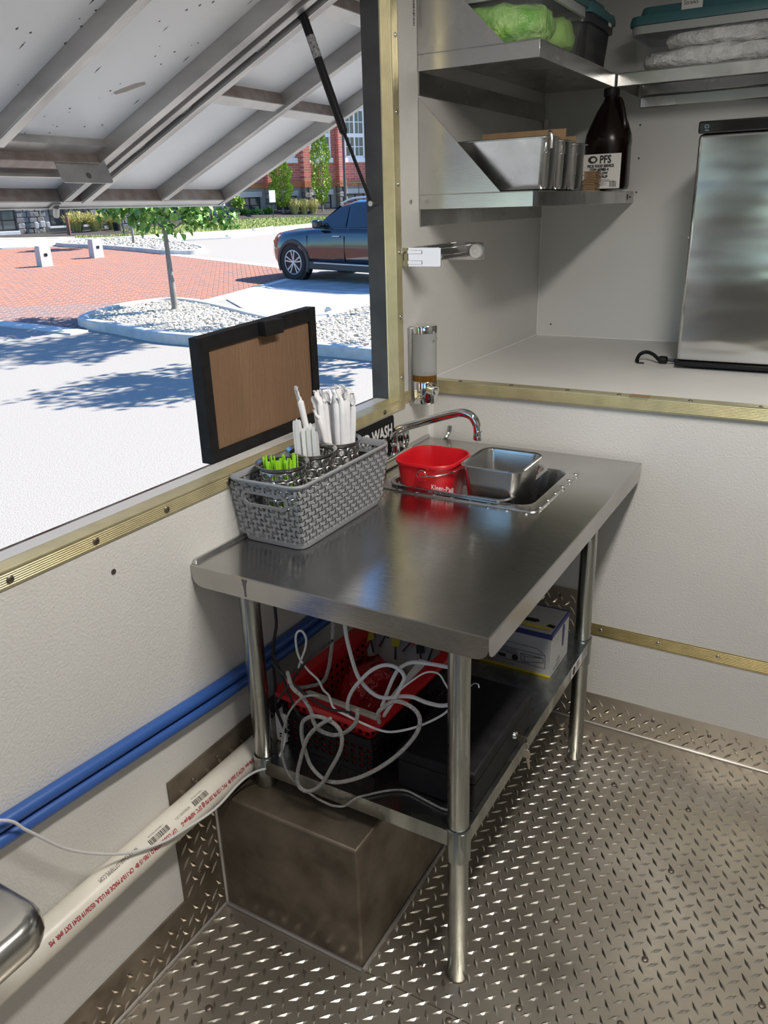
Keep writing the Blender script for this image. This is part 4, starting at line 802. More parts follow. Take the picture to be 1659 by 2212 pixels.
b = B(); b.lathe([(.013, 0), (.013, .0002)], n=20)
for i in range(40): x, y, z = b.v[i]; b.v[i] = (jx - .028 + x * 1.15, ly - z, LZ + .092 + y * .85)
obj('label_logo', b, 'black_ink', lbp, smooth=0); b = B()
for z in (.031, .027, .023, .019, .015): b.box((jx - .028, ly - .0002, LZ + z), (jx + .020 + random.uniform(-.01, .034 if z > .026 else 0), ly, LZ + z + .0012))
x = jx + .030
while x < jx + .052: w_ = random.choice((.0008, .0014)); b.box((x, ly - .0002, LZ + .010), (x + w_, ly, LZ + .027)); x += w_ + .0011
obj('label_print', b, 'black_ink', lbp, smooth=0)
b = B(); b.lathe([(.006, 0), (.006, .0003)], n=14)
for i in range(28): x, y, z = b.v[i]; b.v[i] = (jx - .026 + x * 1.3, ly - .0003 - z, LZ + .092 + y)
obj('logo_cut', b, 'label', lbp, smooth=0)
# storage tubs
def tub(name, x0, x1, y0, y1, z0, z1, label, body='clear', lid='lid', lab=None):
    t = thing(name, ((x0 + x1) / 2, (y0 + y1) / 2, z0), label, 'storage bin', 'lidded bins on the top shelves'); cx, cy, w, h = (x0 + x1) / 2, (y0 + y1) / 2, x1 - x0, y1 - y0
    b = B(); b.loft([rr(cx, cy, w - .03, h - .03, .02, z0), rr(cx, cy, w - .024, h - .024, .025, z0 + .004), rr(cx, cy, w - .004, h - .004, .03, z1 - .02)], True, False); o = obj('tub_body', b, body, t, smooth=50)
    b = B(); b.loft([rr(cx, cy, w - .004, h - .004, .03, z1 - .022), rr(cx, cy, w + .014, h + .014, .035, z1 - .022), rr(cx, cy, w + .014, h + .014, .035, z1), rr(cx, cy, w - .004, h - .004, .03, z1)], False, False, closed=True); obj('tub_rim', b, pm('milky rim', (.5, .52, .52), .4, alpha=.8) if body == 'clear' else body, t, smooth=30)
    b = B(); b.loft([rr(cx, cy, w + .026, h + .026, .035, z1 + .001), rr(cx, cy, w + .028, h + .028, .036, z1 + .010), rr(cx, cy, w + .020, h + .020, .034, z1 + .026), rr(cx, cy, w - .02, h - .02, .03, z1 + .027), rr(cx, cy, w - .035, h - .035, .03, z1 + .052)]); ld = obj('tub_lid', b, lid, t, smooth=30); return t, ld
t, ld = tub('storage_bin', .012, .326, -.030, .330, 1.9375, 2.060, 'clear lidded bin of green bags on the upper corner shelf')
b = B(); b.box((.335, .225, 2.066), (.3362, .262, 2.084)); obj('lid_label', b, 'label', ld)
random.seed(5)
def lump(cx, cy, cz, sx, sy, sz, seed, n=22, m=12):
    rnd = random.Random(seed); ph = [rnd.uniform(0, 6) for _ in range(6)]; rings = []
    for k in range(1, m):
        th = pi * k / m; rings.append([(cx + sx * max(-1, min(1, 1.25 * sin(th) * cos(a) * (1 + .06 * sin(5 * a + ph[0] + k)))), cy + sy * max(-1, min(1, 1.25 * sin(th) * sin(a) * (1 + .06 * sin(7 * a + ph[1] - k)))), cz - sz * max(-1, min(1, 1.25 * cos(th))) + .004 * sin(9 * a + ph[2] + 2 * k)) for a in [2 * pi * i / n for i in range(n)]])
    return B().loft(rings)
tag(obj('film_bag', lump(.168, .238, 1.990, .145, .080, .047, 1), pm('pale green film bag', (.42, .72, .18), .3, var=.25, vscale=6, bump=.6, bscale=14, bdist=.02), smooth=60), 'smooth pale green bag at the right end of the green bin', 'bag')
tag(obj('film_bag', lump(.168, .066, 1.990, .145, .088, .047, 2), pm('ribbed green cups in film', (.16, .50, .03), .25, var=.85, vscale=22, bump=1, bscale=48, bdist=.012, col2=(.55, .85, .28)), smooth=60), 'crinkled film bag of bright green lids in the green bin', 'bag')
t, ld = tub('storage_bin', .014, .322, .362, .625, 1.9375, 2.060, 'dark lidded bin behind the green one on the upper corner shelf', body=pm('dark smoky tub', (.035, .036, .04), .3))
b = B(); b.box((.331, .545, 2.052), (.3322, .575, 2.088)); obj('lid_label', b, 'label', ld)
t, ld = tub('storage_bin', .372, .865, .672, .93, 1.9375, 2.062, 'clear lidded bin of white bags on the right wall shelf')
b = B(); b.box((.512, .6715, 2.091), (.572, .6722, 2.12)); ll = obj('lid_label', b, 'label', ld)
text('lettering', 'Straws', .017, 'black_ink', ll, frame((.518, .671, 2.103), (1, 0, 0), (0, 0, 1)), narrow=.9)
tag(obj('film_bag', lump(.622, .80, 1.970, .225, .112, .029, 3), 'white_bag', smooth=60), 'lower bag of white wrapped paper in the right shelf bin', 'bag')
tag(obj('film_bag', lump(.655, .80, 2.022, .19, .108, .026, 4), 'white_bag', smooth=60), 'upper bag of white wrapped paper in the right shelf bin', 'bag')
# fridge and its cord
fr = thing('mini_fridge', (.9, .69, ZC), 'stainless fronted mini fridge with a black top band on the counter', 'fridge')
b = B(); b.box((.645, .485, ZC + .018), (1.14, .935, 1.762)); b.box((.66, .50, ZC), (1.12, .92, ZC + .018)); obj('cabinet', b, 'black', fr, bev=.006)
steel_door = pm('warped steel door', (.66, .66, .66), .14, 1.0, var=.08, vscale=3, bump=.35, bscale=1.6, stretch=(.6, 1, 2.4), bdist=.03, rvar=.05)
b = B(); b.box((.640, .4417, ZC + .024), (1.145, .482, 1.733)); obj('door_panel', b, steel_door, fr, bev=.010, seg=4)
b = B(); b.box((.636, .440, ZC + .008), (1.148, .484, ZC + .0235)); obj('bottom_band', b, 'black', fr, bev=.004)
b = B(); b.box((.637, .437, 1.7335), (1.148, .484, 1.766)); tb = obj('top_band', b, pm('gloss black', (.01, .01, .011), .12, coat=1), fr, bev=.005)
b = B()
for x, z, w_, h in ((.655, 1.747, .0012, .009), (.6575, 1.747, .004, .0012), (.6575, 1.7548, .004, .0012), (.664, 1.747, .0012, .009), (.656, 1.741, .010, .0014)): b.box((x, .4366, z), (x + w_, .437, z + h))
obj('display_mark', b, pm('pale cyan mark', (.35, .6, .65), .5), tb, smooth=0)
b = B(); b.cyl((.6395, .462, 1.455), (.636, .462, 1.455), .005, .004, 12); obj('door_stud', b, 'chrome', fr)
cd = thing('fridge_cord', (.55, .5, ZC), 'black cord end with a plug beside the fridge on the counter', 'cord')
b = B(); b.tube([(.66, .52, ZC + .012), (.617, .50, ZC + .0135), (.60, .50, ZC + .0135)], .005, 8); obj('cord', b, pm('navy cord', (.012, .015, .05), .5), cd)
b = B(); b.lathe([(.006, 0), (.012, .004), (.0125, .024), (.008, .030)], n=14); b.xf(M.Translation((.605, .50, ZC + .0135)) @ M.Rotation(R(-90), 4, 'Y')); obj('coupling', b, 'black', cd)
b = B(); b.tube([(.576, .50, ZC + .0135), (.555, .515, ZC + .026), (.53, .53, ZC + .030), (.513, .52, ZC + .024), (.508, .50, ZC + .010), (.512, .488, ZC + .006)], .006, 8); b.box((.512, .478, ZC + .001), (.535, .486, ZC + .004)); obj('plug_tail', b, 'black', cd)
# ================================================================ AWNING (serving hatch door, held up by a gas strut)
AT = R(24); AC, AS = cos(AT), sin(AT)
def AW(s, y, h): return (-.08 - AC * s + AS * h, y, 2.1 - AS * s - AC * h)
def abox(b, s0, s1, y0, y1, h0, h1): return b.hexa([AW(s0, y0, h0), AW(s1, y0, h0), AW(s1, y1, h0), AW(s0, y1, h0), AW(s0, y0, h1), AW(s1, y0, h1), AW(s1, y1, h1), AW(s0, y1, h1)])
aw = thing('serving_hatch', AW(0, -1.2, 0), 'raised white serving hatch with aluminium ribs outside the window', 'hatch')
obj('hatch_skin', abox(B(), -.02, 1.245, -3.4, .545, -.055, -.045), 'awn', aw)
obj('edge_beam', abox(B(), 1.205, 1.2415, -3.4, .505, -.045, -.004), 'alu_b', aw); obj('edge_lip', abox(B(), 1.242, 1.248, -3.4, .545, -.058, .004), 'alu_l', aw)
obj('edge_flange', abox(B(), 1.205, 1.2415, -3.4, .505, -.004, .0), 'alu_l', aw)
for y0, y1, s0, s1, h1, mt in ((.508, .5445, -.02, 1.2415, 0, 'alu'), (.148, .186, -.02, 1.204, 0, 'alu'), (-.216, -.178, -.02, 1.204, .004, 'alu'), (-.292, -.256, 1.035, 1.204, 0, 'alu'), (-.722, -.682, 0, .895, 0, 'alu'), (-1.14, -1.10, 0, .895, 0, 'alu'), (-1.56, -1.52, 0, .895, 0, 'alu')):
    rb_ = obj('rib', abox(B(), s0, s1, y0, y1, -.045, h1 - .001), mt, aw, bev=.0015)
    obj('rib_flange', abox(B(), s0, s1, y0 - .0, y0 + .006, h1 - .001, h1 + .003), 'alu_l', rb_)
obj('frame_channel', abox(B(), -.02, .985, -.325, -.290, -.045, .002), 'alu', aw, bev=.0015); obj('frame_channel', abox(B(), -.02, 1.03, -.290, -.262, -.045, -.018), 'alu_l', aw); obj('frame_channel', abox(B(), -.02, 1.033, -.262, -.236, -.045, .0), 'alu', aw, bev=.0015)
obj('frame_channel', abox(B(), .945, .987, -3.4, -.325, -.045, .004), 'alu_b', aw, bev=.0015); obj('frame_channel', abox(B(), .895, .945, -3.4, -.325, -.045, -.022), 'alu', aw); obj('frame_channel', abox(B(), .987, 1.03, -3.4, -.262, -.045, -.012), 'alu_b', aw); obj('frame_lip', abox(B(), 1.03, 1.037, -3.4, -.236, -.045, .006), 'alu_l', aw)
for s0, y0, y1 in ((.553, -.178, .148), (.575, .186, .508), (.12, -.178, .148), (.12, .186, .508)):
    o = obj('cross_member', abox(B(), s0, s0 + .035, y0, y1, -.045, -.008), 'alu_b', aw); obj('cross_flange', abox(B(), s0 + .035, s0 + .041, y0, y1, -.045, -.006), 'alu_l', o); obj('cross_flange', abox(B(), s0, s0 + .041, y0, y1, -.008, -.005), 'alu_l', o)
for y0, s0 in ((-.234, .30), (-.234, .62), (-.234, .84)):
    b = B()
    for k in range(6): b.lathe([(.005, 0), (.006, .003), (.003, .006)], AW(s0 + k * .008, y0 + random.uniform(-.002, .002), -.001), 7)
    obj('weld_blob', b, 'alu', aw)
b = B(); PL = [(-.487, 0), (-.30, 0), (-.30, .062), (-.306, .068), (-.481, .068), (-.487, .062)]
b.prism(PL, .951, .954, lambda y, h, d: AW(d, y, h - .006)); lp = obj('latch_plate', b, 'alu', aw)
for y, h in ((-.463, .008), (-.430, .008), (-.396, .008), (-.362, .008), (-.325, .008)):
    b = B(); b.lathe([(.0075, 0), (.0065, .003), (.003, .0045)], n=10); b.xf(frame(AW(.950, y, h - .006), (0, 1, 0), AW(0, 0, 1) and (V(AW(0, 0, 1)) - V(AW(0, 0, 0))))); obj('rivet', b, 'zinc', lp)
b = B(); b.lathe([(.009, 0), (.009, .0006)], n=16); b.xf(frame(AW(.9502, -.385, .040), (0, 1, 0), (V(AW(0, 0, 1)) - V(AW(0, 0, 0))))); obj('plate_hole', b, 'soot', lp)
b = B(); b.cyl(AW(1.225, -.305, .006), AW(1.265, -.285, .018), .010, n=14); abox(b, 1.21, 1.245, -.325, -.295, .0, .006); obj('edge_latch', b, 'alu', aw)
b = B(); random.seed(21)
for i in range(110):
    y = random.uniform(-1.3, -.34); s = random.uniform(.1, .9); r_ = random.choice((.0018, .0025, .0035))
    if random.random() < .25: y2, w_ = r_ * .6, r_ * 5
    else: y2, w_ = r_, r_ * random.uniform(.8, 1.8)
    b.add([AW(s - w_, y, -.0448), AW(s, y - y2, -.0448), AW(s + w_, y, -.0448), AW(s, y + y2, -.0448)], [(0, 1, 2, 3)])
obj('grime_speck', b, 'soot', aw, kind='stuff', smooth=0)
b = B(); b.add([AW(s, y, -.0446) for s, y in ((.60, -.40), (.615, -.425), (.64, -.445), (.665, -.462), (.672, -.448), (.655, -.425), (.63, -.405), (.61, -.388))], [tuple(range(8))]); obj('tan_smear', b, 'smear', aw, smooth=0)
gs = thing('gas_strut', (-.05, -.222, 1.57), 'black gas strut holding up the serving hatch by the window post', 'strut')
a, m_, e_ = V((-.2423, -.222, 2.0276)), V((-.1340, -.222, 1.7515)), V((-.0564, -.222, 1.574))
b = B(); b.cyl(a, m_, .0112, n=20); b.cyl(m_, m_ + (e_ - m_).normalized() * .006, .0085, n=16); obj('cylinder', b, 'black', gs)
b = B(); b.cyl(a.lerp(m_, .17), a.lerp(m_, .36), .0115, n=20, cap=False); obj('strut_label', b, pm('scuffed silver label', (.4, .39, .4), .6, var=.8, vscale=180, col2=(.08, .08, .08)), gs)
b = B(); b.cyl(m_, e_, .0046, n=12); obj('rod', b, 'blackm', gs)
b = B(); b.cyl(e_ + V((0, -.006, 0)), e_ + V((0, .026, 0)), .007, n=12); obj('ball_joint', b, 'zinc', gs)
b = B(); b.cyl(a + V((-.008, -.004, .004)), a + V((-.008, .03, .004)), .011, n=12); obj('ball_joint', b, 'blackm', gs)
# framed board standing on the window ledge
mb = thing('framed_board', (-.09, -.69, 1.0425), 'black framed board with a brown corrugated back on the window ledge', 'board')
x0, x1 = -.105, -.077
def brd(y, z): return (y, z + (y + .91) * .042 * ((z - 1.0425) / .29))
b = B()
for (ya, yb, za, zb_) in ((-.912, -.884, 1.0427, 1.318), (-.508, -.481, 1.0427, 1.318), (-.884, -.508, 1.0427, 1.068), (-.884, -.508, 1.288, 1.318)):
    c = [brd(ya, za), brd(yb, za), brd(yb, zb_), brd(ya, zb_)]; b.loft([[(x0, p[0], p[1]) for p in c], [(x1, p[0], p[1]) for p in c]])
obj('frame', b, 'blackm', mb)
c = [brd(-.884, 1.068), brd(-.508, 1.068), brd(-.508, 1.288), brd(-.884, 1.288)]
b = B(); b.loft([[(x0 + .006, p[0], p[1]) for p in c], [(x1 - .006, p[0], p[1]) for p in c]]); obj('backing', b, 'board', mb)
b = B(); c = brd(-.68, 1.302); b.box((x1, -.713, c[1] - .016), (x1 + .022, -.645, c[1] + .018)); obj('hanger_block', b, 'blackm', mb, bev=.002)
# ================================================================ OUTDOORS (ground axes: u right, v away, w up)
def G(p): return GM @ V(p)
def slab(poly, z0, z1): return B().prism(poly, z0, z1, lambda x, y, d: (x, y, d))
def inside(x, y, poly):
    c = False; j = len(poly) - 1
    for i in range(len(poly)):
        xi, yi = poly[i]; xj, yj = poly[j]
        if (yi > y) != (yj > y) and x < (xj - xi) * (y - yi) / (yj - yi) + xi: c = not c
        j = i
    return c
def smooth_poly(p, n=3):
    P = [V((a[0], a[1])) for a in p]; out = []
    for i in range(len(P)):
        p0, p1, p2, p3 = P[i - 1], P[i], P[(i + 1) % len(P)], P[(i + 2) % len(P)]
        for k in range(n):
            t = k / n; out.append(.5 * ((2 * p1) + (p2 - p0) * t + (2 * p0 - 5 * p1 + 4 * p2 - p3) * t * t + (3 * p1 - p0 - 3 * p2 + p3) * t ** 3))
    return [(q.x, q.y) for q in out]
def offset(p, d):
    n = len(p); A = sum(p[i - 1][0] * p[i][1] - p[i][0] * p[i - 1][1] for i in range(n)); sg = 1 if A > 0 else -1; out = []
    for i in range(n):
        a, b_, c = V(p[i - 1]), V(p[i]), V(p[(i + 1) % n]); t = ((b_ - a).normalized() + (c - b_).normalized()).normalized(); out.append(tuple(b_ + V((-t.y, t.x)) * d * sg))
    return out
b = B(); b.box((-70, -40, -.25), (70, 110, 0)); lot = struct('ground_asphalt', b, 'asphalt', mw=GM)
# brick plaza
PZ = [(-9.0, 18.6), (-4.2, 15.26), (-3.15, 14.28), (-2.55, 13.75), (-1.6, 15.6), (-.34, 17.2), (.93, 19.42), (1.6, 20.5), (1.1, 22.5), (-.8, 25.8), (-2.75, 29.2), (-3.9, 31.1), (-6.7, 34.5), (-8.8, 33.9), (-13, 36.5), (-16, 30)]
pz = struct('floor_brick_plaza', slab(PZ, .0, .012), 'joint', mw=GM)
cu = .112; cand = []
for i in range(-150, 40):
    for j in range(110, 330):
        t = (i - j) % 4
        if t == 0: q = ((i + 1) * cu, (j + .5) * cu, 0)
        elif t == 3: q = ((i + .5) * cu, (j + 1) * cu, 1)
        else: continue
        if inside(q[0], q[1], PZ) and q[1] > 13.4: cand.append(q)
def pv(u, v):
    d = G((u, v, 0)) - cam.matrix_world.translation; f_ = -d.dot(_b); return 829.5 + 1716.6 * d.dot(_r) / f_, 1106 - 1716.6 * d.dot(_u) / f_
vis = [q for q in cand if -60 < pv(q[0], q[1])[0] < 830]; vis.sort(key=lambda q: q[1]); near = vis[:300]; ns = set(near)
def brick_geo(b, x, y, o, z=.0125, h=.0085):
    L_, W_ = (cu - .005, cu * .5 - .005) if not o else (cu * .5 - .005, cu - .005); c = .006
    lo = [(x - L_, y - W_, z), (x + L_, y - W_, z), (x + L_, y + W_, z), (x - L_, y + W_, z)]; hi = [(x - L_ + c, y - W_ + c, z + h), (x + L_ - c, y - W_ + c, z + h), (x + L_ - c, y + W_ - c, z + h), (x - L_ + c, y + W_ - c, z + h)]
    b.add(lo + hi, [(4, 5, 6, 7), (0, 1, 5, 4), (1, 2, 6, 5), (2, 3, 7, 6), (3, 0, 4, 7)])
bm_ = [mesh('brick', (lambda bb: (brick_geo(bb, 0, 0, o), bb)[1])(B()), 'brick1', 0) for o in (0, 1)]
for x, y, o in near: inst(bm_[o], 'brick', GM @ M.Translation((x, y, random.uniform(-.002, .002))), pz)
b = B()
for q in cand:
    if q not in ns and pv(q[0], q[1])[0] < 900: brick_geo(b, q[0], q[1], q[2], .0125 + random.uniform(-.002, .002))
obj('paving_bricks', b, 'brickS', pz, kind='stuff', smooth=0, mw=GM)
def band(name, pts, w, z, mat, kind=None):
    L_ = []; R_ = []
    for i, p in enumerate(pts):
        a = V(pts[max(i - 1, 0)]); c = V(pts[min(i + 1, len(pts) - 1)]); d = (c - a).normalized(); n = V((-d.y, d.x)) * w / 2; L_.append(tuple(V(p) + n)); R_.append(tuple(V(p) - n))
    return struct(name, slab(L_ + R_[::-1], .0, z), mat, mw=GM)
band('trim_concrete_edge', [(-9.2, 18.4), (-4.3, 15.05), (-3.2, 14.08), (-2.55, 13.45)], .34, .024, 'concrete')
band('trim_concrete_edge_far', [(-2.6, 29.3), (-.7, 25.9), (1.2, 22.6), (1.75, 20.6)], .36, .024, 'walk')
band('trim_concrete_edge_right', [(-.75, 16.3), (-.25, 17.1), (1.02, 19.36), (1.7, 20.5)], .22, .026, 'walk')
band('road_marking', [(.45, 18.4), (2.0, 16.95), (4.2, 14.9)], .11, .026, pm('worn white paint', (.55, .57, .6), .8, var=.2, vscale=5))
struct('floor_parking', slab([(-.25, 16.6), (1.0, 19.1), (1.8, 20.5), (3.6, 24), (16, 30), (18, 18), (9, 20), (4.5, 17), (2.6, 14.95), (1.45, 13.55), (.95, 12.85), (.4, 13.6)], 0, .02), pm('grey parking slab', (.36, .355, .345), .9, var=.25, vscale=2.2, bump=.2, bscale=60, bdist=.006), mw=GM)
# planted islands
def pebble(b, x, y, z, r, rnd):
    a = rnd.uniform(0, pi); h = r * rnd.uniform(.5, .8); pts = []
    for k in range(5): th = a + 2 * pi * k / 5; pts.append((x + r * cos(th) * 1.15, y + r * sin(th) * .85, z + h * .35))
    tp = []
    for k in range(5): th = a + 2 * pi * k / 5 + .3; tp.append((x + r * .6 * cos(th), y + r * .6 * sin(th), z + h))
    lo = [(x + r * .7 * cos(a + 2 * pi * k / 5), y + r * .7 * sin(a + 2 * pi * k / 5), z - h * .3) for k in range(5)]
    b.loft([lo, pts, tp], False, True)
def island(outer, n, seed, rmin, rmax, nm, bedz=.10, vmax=99, h=.15):
    P = smooth_poly(outer); P1 = offset(P, .02); P2 = offset(P, .15); P3 = offset(P, .17); c = B()
    c.loft([[(x, y, -.02) for x, y in P], [(x, y, h - .025) for x, y in P], [(x, y, h) for x, y in P1], [(x, y, h) for x, y in P2], [(x, y, bedz - .02) for x, y in P3]], False, True)
    cb = struct('trim_curb_' + nm, c, 'curb', mw=GM)
    bed = slab(P3, bedz - .06, bedz - .012); obj('pebble_bed', bed, 'pebed', cb, mw=GM)
    rnd = random.Random(seed); b = B(); xs = [p[0] for p in P3]; ys = [p[1] for p in P3]; k = 0; tries = 0
    while k < n and tries < n * 12:
        tries += 1; x, y = rnd.uniform(min(xs), min(max(xs), 7)), rnd.uniform(min(ys), min(max(ys), vmax))
        if inside(x, y, P3) and -60 < pv(x, y)[0] < 950: pebble(b, x, y, bedz - .012 + rnd.uniform(0, .016), rnd.uniform(rmin, rmax), rnd); k += 1
    obj('pebbles', b, 'pebble', cb, kind='stuff', smooth=50, mw=GM); return cb
island([(-2.62, 14.0), (-2.68, 14.5), (-2.54, 14.98), (-2.17, 15.75), (-1.63, 16.18), (-1.15, 16.2), (-.66, 15.63), (-.15, 14.7), (.45, 13.45), (.95, 12.82), (1.45, 13.5), (2.6, 14.9), (4.5, 16.9), (7, 15), (6, 8.4), (3.2, 8.8), (1.72, 9.98), (.99, 10.6), (-.63, 11.76), (-1.33, 12.34), (-1.96, 13.19)], 8500, 2, .020, .043, 'near')
island([(-6.9, 34.6), (-4.9, 32.3), (-3.2, 29.9), (-2.3, 28.5), (-1.3, 28.3), (-.95, 29.3), (-1.5, 31.5), (-2.5, 34.4), (-4.4, 36.9), (-6.4, 37.3)], 1100, 4, .05, .09, 'far')
# sidewalk, lawn and mulch in front of the building
SW = [(-26, 40), (-14, 37), (-8.8, 34.2), (-6.8, 34.8), (-4.5, 37.1), (-2.4, 35.2), (-.1, 35.9), (3.2, 40.35), (6.5, 45.5), (16, 58), (12, 62), (5.0, 51.2), (-.5, 42.2), (-5.4, 39.8), (-10.3, 41.2), (-15, 44.5), (-26, 50)]
struct('floor_sidewalk', slab(SW, 0, .05), 'walk', mw=GM)
P1 = V((-10.5, 45.5, 0)); P2 = V((5.5, 52, 0)); FE = (P2 - P1).normalized(); FI = V((-FE.y, FE.x, 0))
FM = GM @ M(((FE.x, FI.x, 0, P1.x), (FE.y, FI.y, 0, P1.y), (0, 0, 1, 0), (0, 0, 0, 1)))   # facade axes: t along, y into the building, w up
lim = [(-12, -4), (-2, -5.1), (0, -6.5), (2.2, -7.9), (8, -7.8), (9.5, -7.6), (14, -5.3), (18, -3.6), (34, -3.6)]
def lim_y(t):
    for (a, ya), (c, yc) in zip(lim, lim[1:]):
        if a <= t <= c: return ya + (yc - ya) * (t - a) / (c - a)
    return -8
def bank_z(t, y):    # ground height in front of the facade
    top = -.04 + .60 * max(0, min(1, (t - 3) / 9)); L0 = lim_y(t)
    return .045 + top * max(0, min(1, (y - L0) / -L0))
b = B(); NT, NY = 44, 12
vs = [(t, y, bank_z(t, y)) for t in [-12 + 46 * i / NT for i in range(NT + 1)] for y in [-8.5 + 8.5 * j / NY for j in range(NY + 1)]]
far_edge = [(-.1, 41.2), (5.4, 50.2), (16, 66)]
b.add(vs, [(i * (NY + 1) + j, (i + 1) * (NY + 1) + j, (i + 1) * (NY + 1) + j + 1, i * (NY + 1) + j + 1) for i in range(NT) for j in range(NY)])
# keep the part beyond the sidewalk only
keep = []
b.v = [(t, max(y, lim_y(t)), bank_z(t, max(y, lim_y(t)))) for t, y, z in b.v]
bank = struct('ground_planting_bed', b, 'soil', mw=FM)
b = B()
for i in range(60):
    t0, t1 = -2 + 30 * i / 60, -2 + 30 * (i + 1) / 60; w_ = lambda t: max(.4, -3.2 - lim_y(t)) if t > 4 else .4
    b.add([(t0, lim_y(t0) - .01, bank_z(t0, lim_y(t0)) + .012), (t1, lim_y(t1) - .01, bank_z(t1, lim_y(t1)) + .012), (t1, lim_y(t1) + w_(t1), bank_z(t1, lim_y(t1) + w_(t1)) + .012), (t0, lim_y(t0) + w_(t0), bank_z(t0, lim_y(t0) + w_(t0)) + .012)], [(0, 1, 2, 3)])
obj('lawn_strip', b, 'lawnbase', bank, mw=FM)
rnd = random.Random(9); b = B()
for i in range(8000):
    t = rnd.uniform(1, 22); y = lim_y(t) + rnd.uniform(0, max(.4, -3.2 - lim_y(t)) if t > 4 else .4); z = bank_z(t, y); h = rnd.uniform(.05, .12); a = rnd.uniform(0, pi)
    b.add([(t - .03 * cos(a), y - .03 * sin(a), z), (t + .03 * cos(a), y + .03 * sin(a), z), (t + rnd.uniform(-.03, .03), y + rnd.uniform(-.03, .03), z + h)], [(0, 1, 2)])
tag(obj('lawn_grass', b, 'lawn', kind='stuff', smooth=0, mw=FM), 'short green grass strip along the far sidewalk', 'grass')
# ---------------------------------------------------------------- plants
def leaf_geo(b, p, d, nrm, L, W_):
    p, d = V(p), V(d).normalized(); s = d.cross(V(nrm)).normalized(); n = s.cross(d)
    a0 = p; a1 = p + d * L * .35 + s * W_ * .5 + n * W_ * .16; a2 = p + d * L * .35 - s * W_ * .5 + n * W_ * .16; a3 = p + d * L * .75 + s * W_ * .33 + n * W_ * .05 - n * L * .06; a4 = p + d * L * .75 - s * W_ * .33 + n * W_ * .05 - n * L * .06; a5 = p + d * L - n * L * .15; m1 = p + d * L * .4; m2 = p + d * L * .75 - n * L * .07
    b.add([a0, a1, a3, a5, a4, a2, m1, m2], [(0, 1, 6), (0, 6, 5), (1, 2, 7, 6), (6, 7, 4, 5), (2, 3, 7), (7, 3, 4)])
def rv(rnd): 
    while True:
        v = V((rnd.uniform(-1, 1), rnd.uniform(-1, 1), rnd.uniform(-1, 1)))
        if .05 < v.length < 1: return v
def street_tree(u, v, w0, cr, z0, z1, n, label, trunk_r, seed, L=.125, parts=0, lean=(0, 0), group=None):
    rnd = random.Random(seed); t = thing('street_tree', (u, v, w0), label, 'tree', group, mw=GM)
    b = B(); top = z0 + (z1 - z0) * .7; b.tube([(u, v, w0 - .02), (u + lean[0] * .3, v, w0 + .5), (u + lean[0] * .7, v, z0), (u + lean[0], v, top)], lambda k: trunk_r * (1.0 - .55 * k) + (.02 if k < .04 else 0), 12); 
    obj('trunk', b, 'bark', t, mw=GM, smooth=60)
    b = B(); ends = []
    for k in range(16):
        a = k * 2.4 + rnd.uniform(-.3, .3); zz = z0 + .15 + (top - z0 - .1) * (k / 16); R_ = cr * (1.0 - .45 * k / 16) * rnd.uniform(.8, 1.05); s = V((u + lean[0] * .8, v, zz)); e = s + V((cos(a) * R_, sin(a) * R_, rnd.uniform(-.12, .35))); mid = s.lerp(e, .5) + V((0, 0, .16)); ends.append((s, mid, e)); b.tube([s, mid, e], lambda q: .016 * (1 - .75 * q), 6)
    obj('branch', b, 'bark', t, mw=GM, kind='stuff')
    b = B(); LM = []
    for k in range(n):
        if rnd.random() < .62:
            s, m, e = rnd.choice(ends); q = rnd.uniform(.35, 1.05); p = (s.lerp(m, q * 2) if q < .5 else m.lerp(e, q * 2 - 1)) + rv(rnd) * .17
        else:
            q = rv(rnd); p = V((u + q.x * cr * .85, v + q.y * cr * .85, z0 + (z1 - z0) * (.52 + .48 * q.z)))
        d = V((rnd.uniform(-1, 1), rnd.uniform(-1, 1), rnd.uniform(-1.5, .1))); nr = V((rnd.uniform(-.6, .6), rnd.uniform(-.6, .6), 1)); l = L * rnd.uniform(.75, 1.2)
        if parts and len(LM) < parts and p.z < z0 + .75: LM.append((p, d, nr, l)); continue
        leaf_geo(b, p, d, nr, l, l * .74)
    obj('foliage', b, 'leaf', t, mw=GM, kind='stuff', smooth=0)
    if LM:
        lb_ = B(); leaf_geo(lb_, (0, 0, 0), (0, 1, 0), (0, 0, 1), 1, .74); lm = mesh('leaf', lb_, 'leaf1', 0)
        for p, d, nr, l in LM:
            d = d.normalized(); s = d.cross(nr).normalized(); n_ = s.cross(d); m = M(((s.x, d.x, n_.x, p.x), (s.y, d.y, n_.y, p.y), (s.z, d.z, n_.z, p.z), (0, 0, 0, 1))) @ M.Scale(l, 4)
            inst(lm, 'leaf', GM @ m, t)
street_tree(-1.13, 14.8, .12, 1.15, 1.22, 3.6, 3400, 'young leafy street tree with thin grey trunk in the near pebble island', .062, 5, parts=280, lean=(-.02, 0))
street_tree(3.15, 10.4, .12, 1.25, 1.7, 4.9, 3000, 'taller leafy street tree hidden behind the right window post', .07, 8)
street_tree(-3.75, 33.0, .12, .9, 1.9, 3.4, 900, 'slim street tree in the far pebble island behind the near tree', .06, 9, L=.16)
street_tree(3.9, 13.7, .12, 1.35, 4.7, 7.4, 2600, 'unseen high crowned tree added for its shadow, behind the window post', .05, 12)  # unseen pole given a crown so that its shadow falls on the asphalt
